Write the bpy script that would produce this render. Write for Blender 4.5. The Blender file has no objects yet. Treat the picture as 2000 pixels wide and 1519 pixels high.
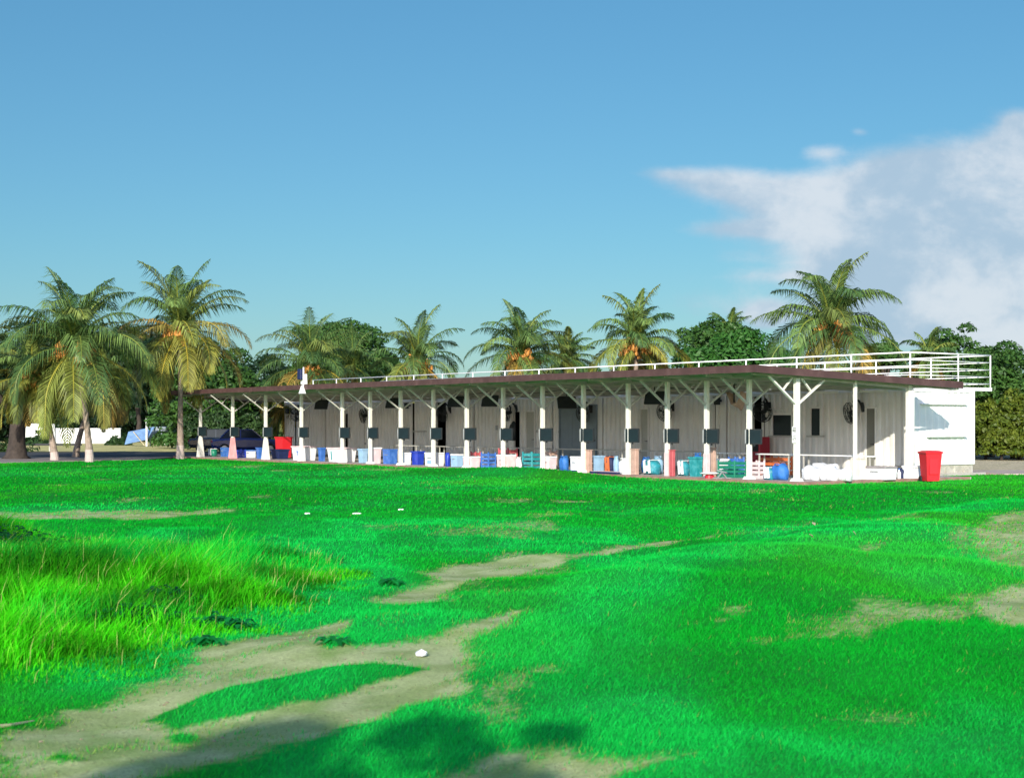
import bpy, math, random
import numpy as np
from mathutils import Vector, Matrix

R = math.radians
C = bpy.context.scene.collection
random.seed(11)
rng = np.random.default_rng(11)

# ------------------------------------------------------------------ frame of the building
EX, EY = .806, .591            # depth direction of the building (d)
LX, LY = -.591, .806           # length direction of the building (t)
PX, PY = 8.62, 46.5            # corner post
ROT = math.atan2(EY, EX)
EYE = 1.75
F = 3000.0


def B(t, d, z=0.0):
    return Vector((PX + LX * t + EX * d, PY + LY * t + EY * d, z))


def tat(px, d):
    u = (px - 1000) / F
    return ((PX + EX * d) - u * (PY + EY * d)) / (-LX + LY * u)


def zat(py, px, d):
    Z = PY + LY * tat(px, d) + EY * d
    return EYE + (827 - py) / F * Z


def depth(px, d):
    return PY + LY * tat(px, d) + EY * d


def W(px, Z, py=None):
    x = (px - 1000) / F * Z
    return Vector((x, Z, 0 if py is None else EYE + (827 - py) / F * Z))


# ------------------------------------------------------------------ lawn height
def sstep(a, b, x):
    t = np.clip((x - a) / (b - a), 0, 1)
    return t * t * (3 - 2 * t)


def hn(x, y):
    x = np.asarray(x, float); y = np.asarray(y, float)
    d = (x - PX) * EX + (y - PY) * EY
    t = (x - PX) * LX + (y - PY) * LY
    h = -.065 + 0 * x
    # low swell just in front of the middle bays
    h = h + .25 * np.exp(-((t - 11.5) / 4.2) ** 2) * np.exp(-((d + 2.0) / 1.3) ** 2)
    h = h + .10 * np.exp(-((t - 22) / 6.) ** 2) * np.exp(-((d + 2.6) / 1.6) ** 2)
    # mound in the right foreground, crest along a line
    ax, ay, bx, by = -1.6, 14.5, 9.0, 32.0
    L = math.hypot(bx - ax, by - ay); ux, uy = (bx - ax) / L, (by - ay) / L
    s = (x - ax) * ux + (y - ay) * uy
    n = (x - ax) * uy - (y - ay) * ux           # >0 to the right / near side
    prof = sstep(-.5, 1.4, n) * (1 - .75 * sstep(2.0, 10., n))
    al = sstep(-4, 5, s) * (1 - sstep(20, 34, s))
    h = h + .26 * prof * al
    # bumps
    near = 1 - sstep(30, 46, y)
    h = h + near * (.045 * np.sin(x * 1.3 + 1.1 * np.sin(y * .7)) * np.sin(y * .9 + .6)
                    + .03 * np.sin(x * 2.9 + y * 1.1 + 2) * np.sin(y * 1.9 - x * .7))
    h = h + .015 * np.sin(x * .9 + 3) * np.sin(y * .55)
    # flat beside and below the slab
    edge = sstep(-1.5, -.6, d) * (1 - sstep(48, 52, t)) * sstep(-3.4, -1.2, t)
    h = h * (1 - edge) + (-.085) * edge
    h = np.where(y > 66, h * (1 - sstep(66, 69, y)) - .07 * sstep(66, 69, y), h)
    return np.maximum(h, -.092)


def at(px, py):
    """point of the lawn under a photograph pixel (ray marched on the real relief)"""
    dx, dz = (px - 1000) / F, (827 - py) / F
    Zs = np.arange(5.0, 90, .02)
    hit = np.nonzero(EYE + dz * Zs <= hn(dx * Zs, Zs))[0]
    Z = float(Zs[hit[0]]) if len(hit) else 90.
    return (dx * Z, Z)


# ------------------------------------------------------------------ noise for numpy
def _hash(ix, iy, s):
    n = (ix * 374761393 + iy * 668265263 + s * 974634777) & 0x7fffffff
    n = (n ^ (n >> 13)) * 1274126177 & 0x7fffffff
    return ((n ^ (n >> 16)) & 0xffff) / 65535.0


def vnoise(x, y, s=0):
    ix = np.floor(x).astype(np.int64); iy = np.floor(y).astype(np.int64)
    fx = x - ix; fy = y - iy
    fx = fx * fx * (3 - 2 * fx); fy = fy * fy * (3 - 2 * fy)
    a = _hash(ix, iy, s); b = _hash(ix + 1, iy, s); c = _hash(ix, iy + 1, s); d = _hash(ix + 1, iy + 1, s)
    return (a * (1 - fx) + b * fx) * (1 - fy) + (c * (1 - fx) + d * fx) * fy


def fbm(x, y, s=0, o=4):
    v = 0; a = .5; t = 0
    for i in range(o):
        v = v + a * vnoise(x * 2 ** i, y * 2 ** i, s + i * 17); t += a; a *= .5
    return v / t


# ------------------------------------------------------------------ materials
def newmat(name):
    m = bpy.data.materials.new(name); m.use_nodes = True
    nt = m.node_tree
    return m, nt, nt.nodes['Principled BSDF'], nt.nodes['Material Output']


def mat(name, col, rough=.6, metal=0., var=.12, scale=3., bump=.0, spec=.4, dirt=None, bscale=40.):
    m, nt, p, o = newmat(name)
    N = nt.nodes; L = nt.links
    tc = N.new('ShaderNodeTexCoord')
    no = N.new('ShaderNodeTexNoise'); no.inputs['Scale'].default_value = scale
    no.inputs['Detail'].default_value = 6
    L.new(tc.outputs['Object'], no.inputs['Vector'])
    rp = N.new('ShaderNodeValToRGB')
    c = Vector(col)
    rp.color_ramp.elements[0].position = .3; rp.color_ramp.elements[1].position = .7
    rp.color_ramp.elements[0].color = (*(c * (1 - var)), 1)
    rp.color_ramp.elements[1].color = (*[min(1, v * (1 + var * .6)) for v in c], 1)
    L.new(no.outputs['Fac'], rp.inputs['Fac'])
    out = rp.outputs['Color']
    if dirt:
        n2 = N.new('ShaderNodeTexNoise'); n2.inputs['Scale'].default_value = dirt[1]
        n2.inputs['Detail'].default_value = 8; n2.inputs['Roughness'].default_value = .7
        mp = N.new('ShaderNodeMapping'); mp.inputs['Scale'].default_value = dirt[3] if len(dirt) > 3 else (1, 1, .3)
        L.new(tc.outputs['Object'], mp.inputs['Vector']); L.new(mp.outputs['Vector'], n2.inputs['Vector'])
        mr = N.new('ShaderNodeMapRange'); mr.inputs['From Min'].default_value = .5; mr.inputs['From Max'].default_value = .8
        mr.inputs['To Max'].default_value = dirt[2]
        L.new(n2.outputs['Fac'], mr.inputs['Value'])
        mx = N.new('ShaderNodeMix'); mx.data_type = 'RGBA'
        L.new(mr.outputs['Result'], mx.inputs['Factor']); L.new(out, mx.inputs['A'])
        mx.inputs['B'].default_value = (*dirt[0], 1)
        out = mx.outputs['Result']
    L.new(out, p.inputs['Base Color'])
    p.inputs['Roughness'].default_value = rough
    p.inputs['Metallic'].default_value = metal
    p.inputs['Specular IOR Level'].default_value = spec
    if bump:
        n3 = N.new('ShaderNodeTexNoise'); n3.inputs['Scale'].default_value = bscale; n3.inputs['Detail'].default_value = 5
        L.new(tc.outputs['Object'], n3.inputs['Vector'])
        b = N.new('ShaderNodeBump'); b.inputs['Strength'].default_value = bump; b.inputs['Distance'].default_value = .02
        L.new(n3.outputs['Fac'], b.inputs['Height']); L.new(b.outputs['Normal'], p.inputs['Normal'])
    return m


def leafmat(name, transl=.35, rough=.5, gain=1., spec=.35):
    m, nt, p, o = newmat(name)
    N = nt.nodes; L = nt.links
    a = N.new('ShaderNodeAttribute'); a.attribute_name = 'Col'
    L.new(a.outputs['Color'], p.inputs['Base Color'])
    p.inputs['Roughness'].default_value = rough
    p.inputs['Specular IOR Level'].default_value = spec
    tr = N.new('ShaderNodeBsdfTranslucent')
    L.new(a.outputs['Color'], tr.inputs['Color'])
    mx = N.new('ShaderNodeMixShader'); mx.inputs['Fac'].default_value = transl
    L.new(p.outputs['BSDF'], mx.inputs[1]); L.new(tr.outputs['BSDF'], mx.inputs[2])
    L.new(mx.outputs['Shader'], o.inputs['Surface'])
    return m


M = {}
M['white'] = mat('white_paint', (.78, .78, .75), .45, var=.06, scale=2, dirt=((.45, .42, .36), 2.5, .45))
M['wall'] = mat('container_cream_paint', (.74, .73, .69), .5, var=.07, scale=1.2, dirt=((.40, .37, .31), 1.7, .5))
M['endwall'] = mat('container_white_paint', (.80, .80, .78), .5, var=.04, scale=1.2, dirt=((.5, .47, .4), 1.5, .5))
M['post'] = mat('post_paint', (.74, .73, .66), .5, var=.07, scale=4, dirt=((.42, .38, .3), 5, .5))
M['pink'] = mat('faded_pink_paint', (.74, .34, .34), .55, var=.15, scale=5, dirt=((.7, .66, .6), 6, .6))
M['fascia'] = mat('maroon_fascia', (.085, .042, .038), .5, var=.2, scale=1.5, dirt=((.17, .10, .09), 3, .5, (1, 1, 1)))
M['soffit'] = mat('underside_metal', (.58, .53, .45), .55, var=.12, scale=1.2, dirt=((.25, .20, .14), 1.3, .6, (1, 1, 1)))
M['steel'] = mat('grey_painted_steel', (.44, .43, .38), .5, var=.12, scale=4)
M['brace'] = mat('grey_white_brace_paint', (.52, .51, .46), .5, var=.15, scale=5, dirt=((.3, .26, .2), 6, .5))
M['rail'] = mat('rail_white_paint', (.82, .82, .80), .4, var=.04, scale=4)
M['black'] = mat('black_plastic', (.012, .016, .018), .45, var=.2, scale=6)
M['screen'] = mat('dark_screen', (.006, .016, .020), .35, var=.2, scale=3, spec=.25)
M['greyedge'] = mat('grey_plastic', (.30, .32, .32), .4, var=.1)
M['glass'] = mat('dark_window_glass', (.010, .016, .020), .3, var=.3, scale=2, spec=.3)
M['door'] = mat('grey_door_paint', (.20, .20, .17), .5, var=.1, scale=2, dirt=((.12, .11, .09), 3, .4))
M['bluedoor'] = mat('bluish_grey_door_paint', (.20, .25, .28), .5, var=.1, scale=2, dirt=((.12, .12, .12), 3, .4))
M['creamdoor'] = mat('cream_door_paint', (.42, .42, .37), .5, var=.08, scale=2, dirt=((.25, .23, .19), 3, .4))
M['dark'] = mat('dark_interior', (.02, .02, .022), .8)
M['concrete'] = mat('concrete_floor', (.46, .42, .38), .8, var=.15, scale=1.3, bump=.2, dirt=((.20, .17, .14), 1.2, .6, (1, 1, 1)))
M['kerb'] = mat('reddish_kerb', (.30, .17, .13), .8, var=.25, scale=3, bump=.4, dirt=((.36, .30, .22), 2, .8, (1, 1, 1)))
M['found'] = mat('rough_block_render', (.46, .43, .36), .9, var=.2, scale=5, bump=.8, bscale=20, dirt=((.28, .25, .17), 4, .7, (1, 1, 1)))
M['red'] = mat('red_plastic', (.62, .02, .03), .38, var=.06, scale=2)
M['darkred'] = mat('dark_red_plastic', (.30, .015, .03), .4, var=.15, scale=3)
M['tubwhite'] = mat('white_plastic_tub', (.78, .79, .80), .4, var=.06, scale=5, dirt=((.45, .42, .42), 5, .5, (1, 1, 1)))
M['tubpink'] = mat('pinkish_plastic_tub', (.72, .55, .55), .4, var=.1, scale=4, dirt=((.8, .75, .75), 4, .7, (1, 1, 1)))
M['tubblue'] = mat('blue_plastic', (.045, .15, .48), .35, var=.2, scale=5, dirt=((.25, .42, .65), 5, .6, (1, 1, 1)))
M['deepblue'] = mat('deep_blue_plastic', (.02, .05, .42), .35, var=.2, scale=5)
M['paleblue'] = mat('pale_blue_plastic', (.30, .48, .66), .35, var=.15, scale=5)
M['teal'] = mat('teal_plastic', (.02, .28, .30), .4, var=.25, scale=6, dirt=((.25, .5, .5), 6, .5, (1, 1, 1)))
M['green'] = mat('dark_green_plastic', (.01, .20, .12), .4, var=.2, scale=5)
M['redcrate'] = mat('faded_red_crate', (.50, .10, .11), .45, var=.15, scale=5)
M['tan'] = mat('weathered_tan_board', (.50, .33, .26), .7, var=.2, scale=5, bump=.2, dirt=((.32, .19, .14), 5, .6, (1, 1, .5)))
M['orange'] = mat('orange_plastic', (.62, .16, .05), .5, var=.2, scale=4)
M['greylid'] = mat('grey_lid', (.30, .27, .27), .5, var=.15, scale=4)
M['cloth'] = mat('tan_canvas', (.50, .33, .25), .9, var=.2, scale=7, bump=.5)
M['sack'] = mat('white_woven_sack', (.74, .75, .76), .7, var=.15, scale=6, bump=.7, bscale=12, dirt=((.35, .33, .32), 7, .6, (1, 1, 1)))
M['bagblue'] = mat('blue_nylon', (.03, .16, .48), .6, var=.2, scale=5, bump=.5, bscale=10)
M['bagnavy'] = mat('navy_nylon', (.01, .02, .08), .6, var=.3, scale=5, bump=.5, bscale=10)
M['bagteal'] = mat('teal_nylon', (.02, .26, .32), .6, var=.3, scale=5, bump=.5, bscale=10, dirt=((.4, .6, .65), 8, .5, (1, 1, 1)))
M['bark'] = mat('palm_bark', (.32, .25, .20), .9, var=.35, scale=6, bump=.8, bscale=14)
M['barkdark'] = mat('dark_bark', (.055, .042, .034), .9, var=.4, scale=4, bump=.8, bscale=10)
M['limewash'] = mat('limewashed_bark', (.52, .42, .38), .85, var=.2, scale=6, bump=.5, dirt=((.32, .24, .2), 6, .7, (1, 1, 1)))
M['path'] = mat('path_concrete', (.30, .26, .235), .85, var=.2, scale=1.4, bump=.2, dirt=((.16, .13, .11), .9, .7, (1, 1, 1)))
M['asphalt'] = mat('road_asphalt', (.05, .05, .05), .9, var=.3, scale=1.5, bump=.3)
M['gravel'] = mat('pale_gravel', (.62, .52, .32), .95, var=.5, scale=9, bump=1, bscale=20, dirt=((.14, .17, .05), 1.2, .9, (1, 1, 1)))
M['verge'] = mat('dry_grass_verge', (.62, .54, .20), .95, var=.4, scale=.9, bump=.6, dirt=((.20, .28, .05), .5, .9, (1, 1, 1)))
M['earth'] = mat('sandy_earth', (.27, .23, .14), .95, var=.3, scale=.3, bump=.4, dirt=((.10, .13, .03), .25, .8, (1, 1, 1)))
M['boundary'] = mat('white_masonry', (.80, .80, .78), .7, var=.08, scale=.5, dirt=((.5, .5, .45), .4, .4, (1, 1, 1)))
M['paper'] = mat('white_paper', (.85, .83, .84), .7, var=.03)
M['stick'] = mat('bleached_wood', (.5, .42, .26), .8, var=.2)
M['carblue'] = mat('dark_blue_car_paint', (.015, .03, .14), .25, var=.1, spec=.6)
M['carblack'] = mat('black_car_paint', (.012, .02, .025), .25, var=.1, spec=.6)
M['tyre'] = mat('tyre_rubber', (.02, .02, .02), .8)
M['chrome'] = mat('wheel_alloy', (.4, .4, .42), .3, metal=.6)
M['trampblue'] = mat('blue_tarpaulin', (.16, .28, .48), .5, var=.25, scale=3, bump=.5, bscale=4)
M['leaf'] = leafmat('broad_leaf', .28)
M['frond'] = leafmat('palm_leaflet', .25, .45, spec=.35)
M['grass'] = leafmat('grass_blade', .35, .6, spec=.08)
M['nut'] = mat('orange_coconut_bunch', (.60, .27, .06), .6, var=.4, scale=9)


# ------------------------------------------------------------------ objects
def tag(o, label=None, cat=None, group=None, kind=None):
    if label: o['label'] = label
    if cat: o['category'] = cat
    if group: o['group'] = group
    if kind: o['kind'] = kind
    return o


def empty(name, loc, rz=0., label=None, cat=None, group=None):
    o = bpy.data.objects.new(name, None); C.objects.link(o)
    o.empty_display_size = .2
    o.location = loc; o.rotation_euler = (0, 0, rz)
    return tag(o, label, cat, group)


class MB:
    def __init__(s): s.v = []; s.f = []; s.mi = []; s.cur = 0

    def add(s, vs, fs):
        n = len(s.v); s.v += [tuple(v) for v in vs]
        s.f += [tuple(i + n for i in f) for f in fs]; s.mi += [s.cur] * len(fs)

    def box(s, x0, x1, y0, y1, z0, z1, m=None):
        vs = [Vector((x, y, z)) for z in (z0, z1) for y in (y0, y1) for x in (x0, x1)]
        if m is not None: vs = [m @ v for v in vs]
        s.add(vs, [(0, 2, 3, 1), (4, 5, 7, 6), (0, 1, 5, 4), (2, 6, 7, 3), (0, 4, 6, 2), (1, 3, 7, 5)])

    def bbox(s, x0, x1, y0, y1, z0, z1, b=.01, m=None):
        """box with bevelled vertical and horizontal edges (cheap chamfer)"""
        vs = []; fs = []
        lv = [(z0, b), (z0 + b, 0), (z1 - b, 0), (z1, b)]
        for z, i in lv:
            for (x, y) in ((x0 + i + b, y0 + i), (x1 - i - b, y0 + i), (x1 - i, y0 + i + b), (x1 - i, y1 - i - b),
                           (x1 - i - b, y1 - i), (x0 + i + b, y1 - i), (x0 + i, y1 - i - b), (x0 + i, y0 + i + b)):
                vs.append(Vector((x, y, z)))
        for k in range(3):
            for j in range(8):
                a = k * 8 + j; c = k * 8 + (j + 1) % 8
                fs.append((a, c, c + 8, a + 8))
        fs.append(tuple(range(7, -1, -1))); fs.append(tuple(range(24, 32)))
        if m is not None: vs = [m @ v for v in vs]
        s.add(vs, fs)

    def bar(s, a, b, w, h=None, up=(0, 0, 1)):
        a = Vector(a); b = Vector(b); h = h or w
        d = (b - a); l = d.length; d.normalize()
        up = Vector(up)
        if abs(d.dot(up)) > .98: up = Vector((1, 0, 0))
        x = d.cross(up).normalized(); y = x.cross(d).normalized()
        m = Matrix((x, y, d)).transposed().to_4x4(); m.translation = a
        s.box(-w / 2, w / 2, -h / 2, h / 2, 0, l, m)

    def tube(s, pts, r, n=8, cap=True):
        pts = [Vector(p) for p in pts]
        rs = r if isinstance(r, (list, tuple)) else [r] * len(pts)
        base = len(s.v); ref = None
        for i, p in enumerate(pts):
            if i == 0: d = pts[1] - p
            elif i == len(pts) - 1: d = p - pts[-2]
            else: d = pts[i + 1] - pts[i - 1]
            d.normalize()
            if ref is None:
                ref = Vector((0, 0, 1)) if abs(d.z) < .9 else Vector((1, 0, 0))
            x = d.cross(ref).normalized(); y = d.cross(x).normalized()
            for k in range(n):
                a = 2 * math.pi * k / n
                s.v.append(tuple(p + (x * math.cos(a) + y * math.sin(a)) * rs[i]))
        for i in range(len(pts) - 1):
            for k in range(n):
                a = base + i * n + k; b = base + i * n + (k + 1) % n
                s.f.append((a, b, b + n, a + n)); s.mi.append(s.cur)
        if cap:
            s.f.append(tuple(base + k for k in range(n - 1, -1, -1))); s.mi.append(s.cur)
            e = base + (len(pts) - 1) * n
            s.f.append(tuple(e + k for k in range(n))); s.mi.append(s.cur)

    def lathe(s, prof, n=16, m=None, sq=0.):
        """prof: list of (r, z)"""
        vs = []; fs = []
        for r, z in prof:
            for k in range(n):
                a = 2 * math.pi * k / n
                c, q = math.cos(a), math.sin(a)
                if sq:
                    e = 1 / (abs(c) ** sq + abs(q) ** sq) ** (1 / sq); c *= e; q *= e
                vs.append(Vector((c * r, q * r, z)))
        for i in range(len(prof) - 1):
            for k in range(n):
                a = i * n + k; b = i * n + (k + 1) % n
                fs.append((a, b, b + n, a + n))
        fs.append(tuple(range(n - 1, -1, -1)))
        e = (len(prof) - 1) * n
        fs.append(tuple(e + k for k in range(n)))
        if m is not None: vs = [m @ v for v in vs]
        s.add(vs, fs)

    def frustum(s, bx, by, tx, ty, z0, z1, thick=0., open_top=False, m=None):
        """tapered box, optionally an open tub with inner walls"""
        vs = [(-bx, -by, z0), (bx, -by, z0), (bx, by, z0), (-bx, by, z0), (-tx, -ty, z1), (tx, -ty, z1), (tx, ty, z1), (-tx, ty, z1)]
        fs = [(3, 2, 1, 0), (0, 1, 5, 4), (1, 2, 6, 5), (2, 3, 7, 6), (3, 0, 4, 7)]
        if open_top:
            q = thick
            vs += [(-tx + q, -ty + q, z1), (tx - q, -ty + q, z1), (tx - q, ty - q, z1), (-tx + q, ty - q, z1),
                   (-bx + q, -by + q, z0 + q), (bx - q, -by + q, z0 + q), (bx - q, by - q, z0 + q), (-bx + q, by - q, z0 + q)]
            fs += [(4, 5, 9, 8), (5, 6, 10, 9), (6, 7, 11, 10), (7, 4, 8, 11), (8, 9, 13, 12), (9, 10, 14, 13), (10, 11, 15, 14), (11, 8, 12, 15), (12, 13, 14, 15)]
        else:
            fs += [(4, 5, 6, 7)]
        vs = [Vector(v) for v in vs]
        if m is not None: vs = [m @ v for v in vs]
        s.add(vs, fs)

    def build(s, name, ms, parent=None, smooth=False):
        me = bpy.data.meshes.new(name)
        me.from_pydata(s.v, [], s.f)
        if not isinstance(ms, (list, tuple)): ms = [ms]
        for m in ms: me.materials.append(m)
        if len(ms) > 1: me.polygons.foreach_set('material_index', s.mi)
        if smooth: me.polygons.foreach_set('use_smooth', [True] * len(me.polygons))
        me.update()
        o = bpy.data.objects.new(name, me); C.objects.link(o)
        if parent is not None: o.parent = parent
        return o


def npmesh(name, verts, faces, nper, cols, material, parent=None, smooth=False):
    """verts (n,3) faces flat (m,nper), cols (n,3)"""
    me = bpy.data.meshes.new(name)
    nv = len(verts); nf = len(faces)
    me.vertices.add(nv); me.vertices.foreach_set('co', verts.astype(np.float32).ravel())
    me.loops.add(nf * nper); me.loops.foreach_set('vertex_index', faces.astype(np.int32).ravel())
    me.polygons.add(nf)
    me.polygons.foreach_set('loop_start', np.arange(0, nf * nper, nper, dtype=np.int32))
    me.polygons.foreach_set('loop_total', np.full(nf, nper, dtype=np.int32))
    me.update(calc_edges=True)
    if cols is not None:
        a = me.color_attributes.new('Col', 'FLOAT_COLOR', 'POINT')
        c4 = np.ones((nv, 4), np.float32); c4[:, :3] = cols
        a.data.foreach_set('color', c4.ravel())
    me.materials.append(material)
    if smooth: me.polygons.foreach_set('use_smooth', [True] * nf)
    o = bpy.data.objects.new(name, me); C.objects.link(o)
    if parent is not None: o.parent = parent
    return o


def copy_tree(o, parent=None):
    c = o.copy(); C.objects.link(c)
    if parent is not None: c.parent = parent
    for ch in list(o.children): copy_tree(ch, c)
    return c


def ordinal(n):
    return ['', 'first', 'second', 'third', 'fourth', 'fifth', 'sixth', 'seventh', 'eighth', 'ninth', 'tenth', 'eleventh',
            'twelfth', 'thirteenth', 'fourteenth', 'fifteenth', 'sixteenth', 'seventeenth'][n]


#SECTION sky
# ------------------------------------------------------------------ world, sun, camera
sc = bpy.context.scene
w = bpy.data.worlds.new('World'); sc.world = w; w.use_nodes = True
nt = w.node_tree; N = nt.nodes; Lk = nt.links
N.clear()
out = N.new('ShaderNodeOutputWorld'); bg = N.new('ShaderNodeBackground')
SKY = .15
bg.inputs['Strength'].default_value = SKY
Lk.new(bg.outputs[0], out.inputs[0])
sky = N.new('ShaderNodeTexSky'); sky.sky_type = 'NISHITA'; sky.sun_disc = False
sunv = Vector((-.215, -1.397, .50)).normalized()
sky.sun_elevation = math.asin(sunv.z)
sky.sun_rotation = math.atan2(sunv.x, sunv.y)
sky.air_density = 1.0; sky.dust_density = .25; sky.ozone_density = 2.2; sky.altitude = 0


def math_node(op, a, b=None, c=None, clamp=False):
    n = N.new('ShaderNodeMath'); n.operation = op; n.use_clamp = clamp
    for i, v in enumerate((a, b, c)):
        if v is None: continue
        if isinstance(v, (int, float)): n.inputs[i].default_value = v
        else: Lk.new(v, n.inputs[i])
    return n.outputs[0]


tc = N.new('ShaderNodeTexCoord'); sp = N.new('ShaderNodeSeparateXYZ')
Lk.new(tc.outputs['Generated'], sp.inputs[0])
dyc = math_node('MAXIMUM', sp.outputs[1], .08)
U = math_node('DIVIDE', sp.outputs[0], dyc)
V = math_node('DIVIDE', sp.outputs[2], dyc)
cmb = N.new('ShaderNodeCombineXYZ'); Lk.new(U, cmb.inputs[0]); Lk.new(V, cmb.inputs[1])


def wnoise(scale, detail, rough, sx=1, sy=1, off=0., dist=0.):
    mp = N.new('ShaderNodeMapping'); mp.inputs['Scale'].default_value = (sx, sy, 1)
    mp.inputs['Location'].default_value = (off, off * .7, off * .3)
    Lk.new(cmb.outputs[0], mp.inputs['Vector'])
    n = N.new('ShaderNodeTexNoise'); n.inputs['Scale'].default_value = scale
    n.inputs['Detail'].default_value = detail; n.inputs['Roughness'].default_value = rough
    n.inputs['Distortion'].default_value = dist
    Lk.new(mp.outputs[0], n.inputs['Vector'])
    return n.outputs['Fac']


blobs = [(1930, 420, 220, 110, 1.15), (1800, 345, 115, 52, 1.0), (2010, 330, 80, 70, 1.0), (1985, 245, 30, 26, .7), (1690, 405, 110, 54, .95), (1560, 392, 140, 34, 1.0),
         (1410, 355, 115, 27, .95), (1310, 338, 55, 12, .4), (1480, 447, 130, 18, .8), (1640, 500, 180, 42, .75), (1602, 298, 42, 15, .5), (1900, 600, 170, 66, 1.15),
         (1492, 620, 46, 26, .8), (2150, 500, 170, 170, 1.2), (1690, 645, 110, 40, .9), (1560, 590, 260, 34, .48), (1680, 258, 18, 8, .45),
         (2300, 520, 300, 170, 1.1), (1950, 540, 200, 90, .6), (1800, 490, 170, 60, .6), (1560, 540, 160, 12, .35)]
tot = None
for (bx, by, rx, ry, wt) in blobs:
    du = math_node('MULTIPLY', math_node('SUBTRACT', U, (bx - 1000) / F), F / rx)
    dv = math_node('MULTIPLY', math_node('SUBTRACT', V, (827 - by) / F), F / ry)
    e = math_node('EXPONENT', math_node('MULTIPLY', math_node('ADD', math_node('MULTIPLY', du, du), math_node('MULTIPLY', dv, dv)), -.8))
    e = math_node('MULTIPLY', e, wt)
    tot = e if tot is None else math_node('ADD', tot, e)
n1 = wnoise(15, 10, .66, 1, 1.5, 3.1, .25)
n1b = wnoise(30, 9, .62, .38, 1.6, 5.3, .6)
dens = math_node('ADD', tot, math_node('MULTIPLY', math_node('SUBTRACT', n1, .5), .95))
dens = math_node('ADD', dens, math_node('MULTIPLY', math_node('SUBTRACT', n1b, .5), .45))
mr = N.new('ShaderNodeMapRange'); mr.interpolation_type = 'SMOOTHSTEP'
mr.inputs['From Min'].default_value = .22; mr.inputs['From Max'].default_value = .98
Lk.new(dens, mr.inputs['Value'])
alpha = math_node('MULTIPLY', mr.outputs[0], math_node('GREATER_THAN', sp.outputs[1], .1))
# shading of the cloud body: bright billows against soft blue-grey
n2 = wnoise(11, 8, .58, 1, 1.4, 8.4, .2)
n3 = wnoise(34, 6, .6, 1, 1.3, 1.7, .1)
sh = math_node('ADD', math_node('MULTIPLY', n2, 1.0), math_node('MULTIPLY', n3, .35))
mr2 = N.new('ShaderNodeMapRange'); mr2.interpolation_type = 'SMOOTHSTEP'
mr2.inputs['From Min'].default_value = .55; mr2.inputs['From Max'].default_value = .82
Lk.new(sh, mr2.inputs['Value'])
cm = N.new('ShaderNodeMix'); cm.data_type = 'RGBA'
CG = 1 / SKY
cm.inputs['A'].default_value = (.335 * CG, .445 * CG, .555 * CG, 1)
cm.inputs['B'].default_value = (.55 * CG, .60 * CG, .655 * CG, 1)
Lk.new(mr2.outputs[0], cm.inputs['Factor'])
# sky colour: Nishita, graded a little towards the cyan-blue of the photograph
gr = N.new('ShaderNodeMix'); gr.data_type = 'RGBA'; gr.blend_type = 'MULTIPLY'; gr.inputs['Factor'].default_value = 1
Lk.new(sky.outputs[0], gr.inputs['A'])
tint = N.new('ShaderNodeMix'); tint.data_type = 'RGBA'      # brighter, whiter sky behind the viewer, added as fill for the shaded walls
mrt = N.new('ShaderNodeMapRange'); mrt.interpolation_type = 'SMOOTHSTEP'
mrt.inputs['From Min'].default_value = -.35; mrt.inputs['From Max'].default_value = .55
Lk.new(sp.outputs[1], mrt.inputs['Value']); Lk.new(mrt.outputs[0], tint.inputs['Factor'])
tint.inputs['A'].default_value = (1.5, 1.42, 1.60, 1)
tint2 = N.new('ShaderNodeValToRGB')
els = tint2.color_ramp.elements
els[0].position = 0.; els[0].color = (0.262, 0.358, 0.440, 1); els[1].position = .30; els[1].color = (0.275, 0.492, 0.552, 1)
e2 = els.new(.12); e2.color = (0.254, 0.420, 0.482, 1)
Lk.new(V, tint2.inputs['Fac']); Lk.new(tint2.outputs['Color'], tint.inputs['B'])
Lk.new(tint.outputs['Result'], gr.inputs['B'])
mxs = N.new('ShaderNodeMix'); mxs.data_type = 'RGBA'
Lk.new(math_node('MULTIPLY', alpha, .92), mxs.inputs['Factor'])
Lk.new(gr.outputs['Result'], mxs.inputs['A']); Lk.new(cm.outputs['Result'], mxs.inputs['B'])
Lk.new(mxs.outputs['Result'], bg.inputs['Color'])

sl = bpy.data.lights.new('sun', 'SUN'); sl.energy = 4.6; sl.angle = R(.55); sl.color = (1, .93, .80)
so = bpy.data.objects.new('sun', sl); C.objects.link(so)
so.rotation_euler = (-sunv).to_track_quat('-Z', 'Y').to_euler()
so.location = (0, -20, 30)

cam = bpy.data.cameras.new('camera'); co = bpy.data.objects.new('camera', cam); C.objects.link(co)
co.location = (0, 0, EYE); co.rotation_euler = (R(90), 0, 0)
cam.sensor_width = 36; cam.lens = 36 * F / 2000; cam.shift_y = 67.5 / 2000
cam.dof.use_dof = True; cam.dof.focus_distance = 48; cam.dof.aperture_fstop = 4.5
cam.clip_end = 5000; cam.clip_start = .1
sc.camera = co
sc.view_settings.view_transform = 'Standard'; sc.view_settings.look = 'None'
sc.view_settings.gamma = 1; sc.view_settings.exposure = .36

#SECTION ground
# ------------------------------------------------------------------ ground, lawn
def sheet(name, poly, z, m, thick=0.):
    b = MB(); n = len(poly)
    vs = [Vector((p[0], p[1], z)) for p in poly]
    if thick:
        vs += [Vector((p[0], p[1], z - thick)) for p in poly]
        b.add(vs, [tuple(range(n))] + [(i, i + n, (i + 1) % n + n, (i + 1) % n) for i in range(n)])
    else:
        b.add(vs, [tuple(range(n))])
    o = b.build(name, m); tag(o, kind='structure'); return o


sheet('ground', [(-2500, -400), (2500, -400), (2500, 4000), (-2500, 4000)], -.12, M['earth'])


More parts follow.
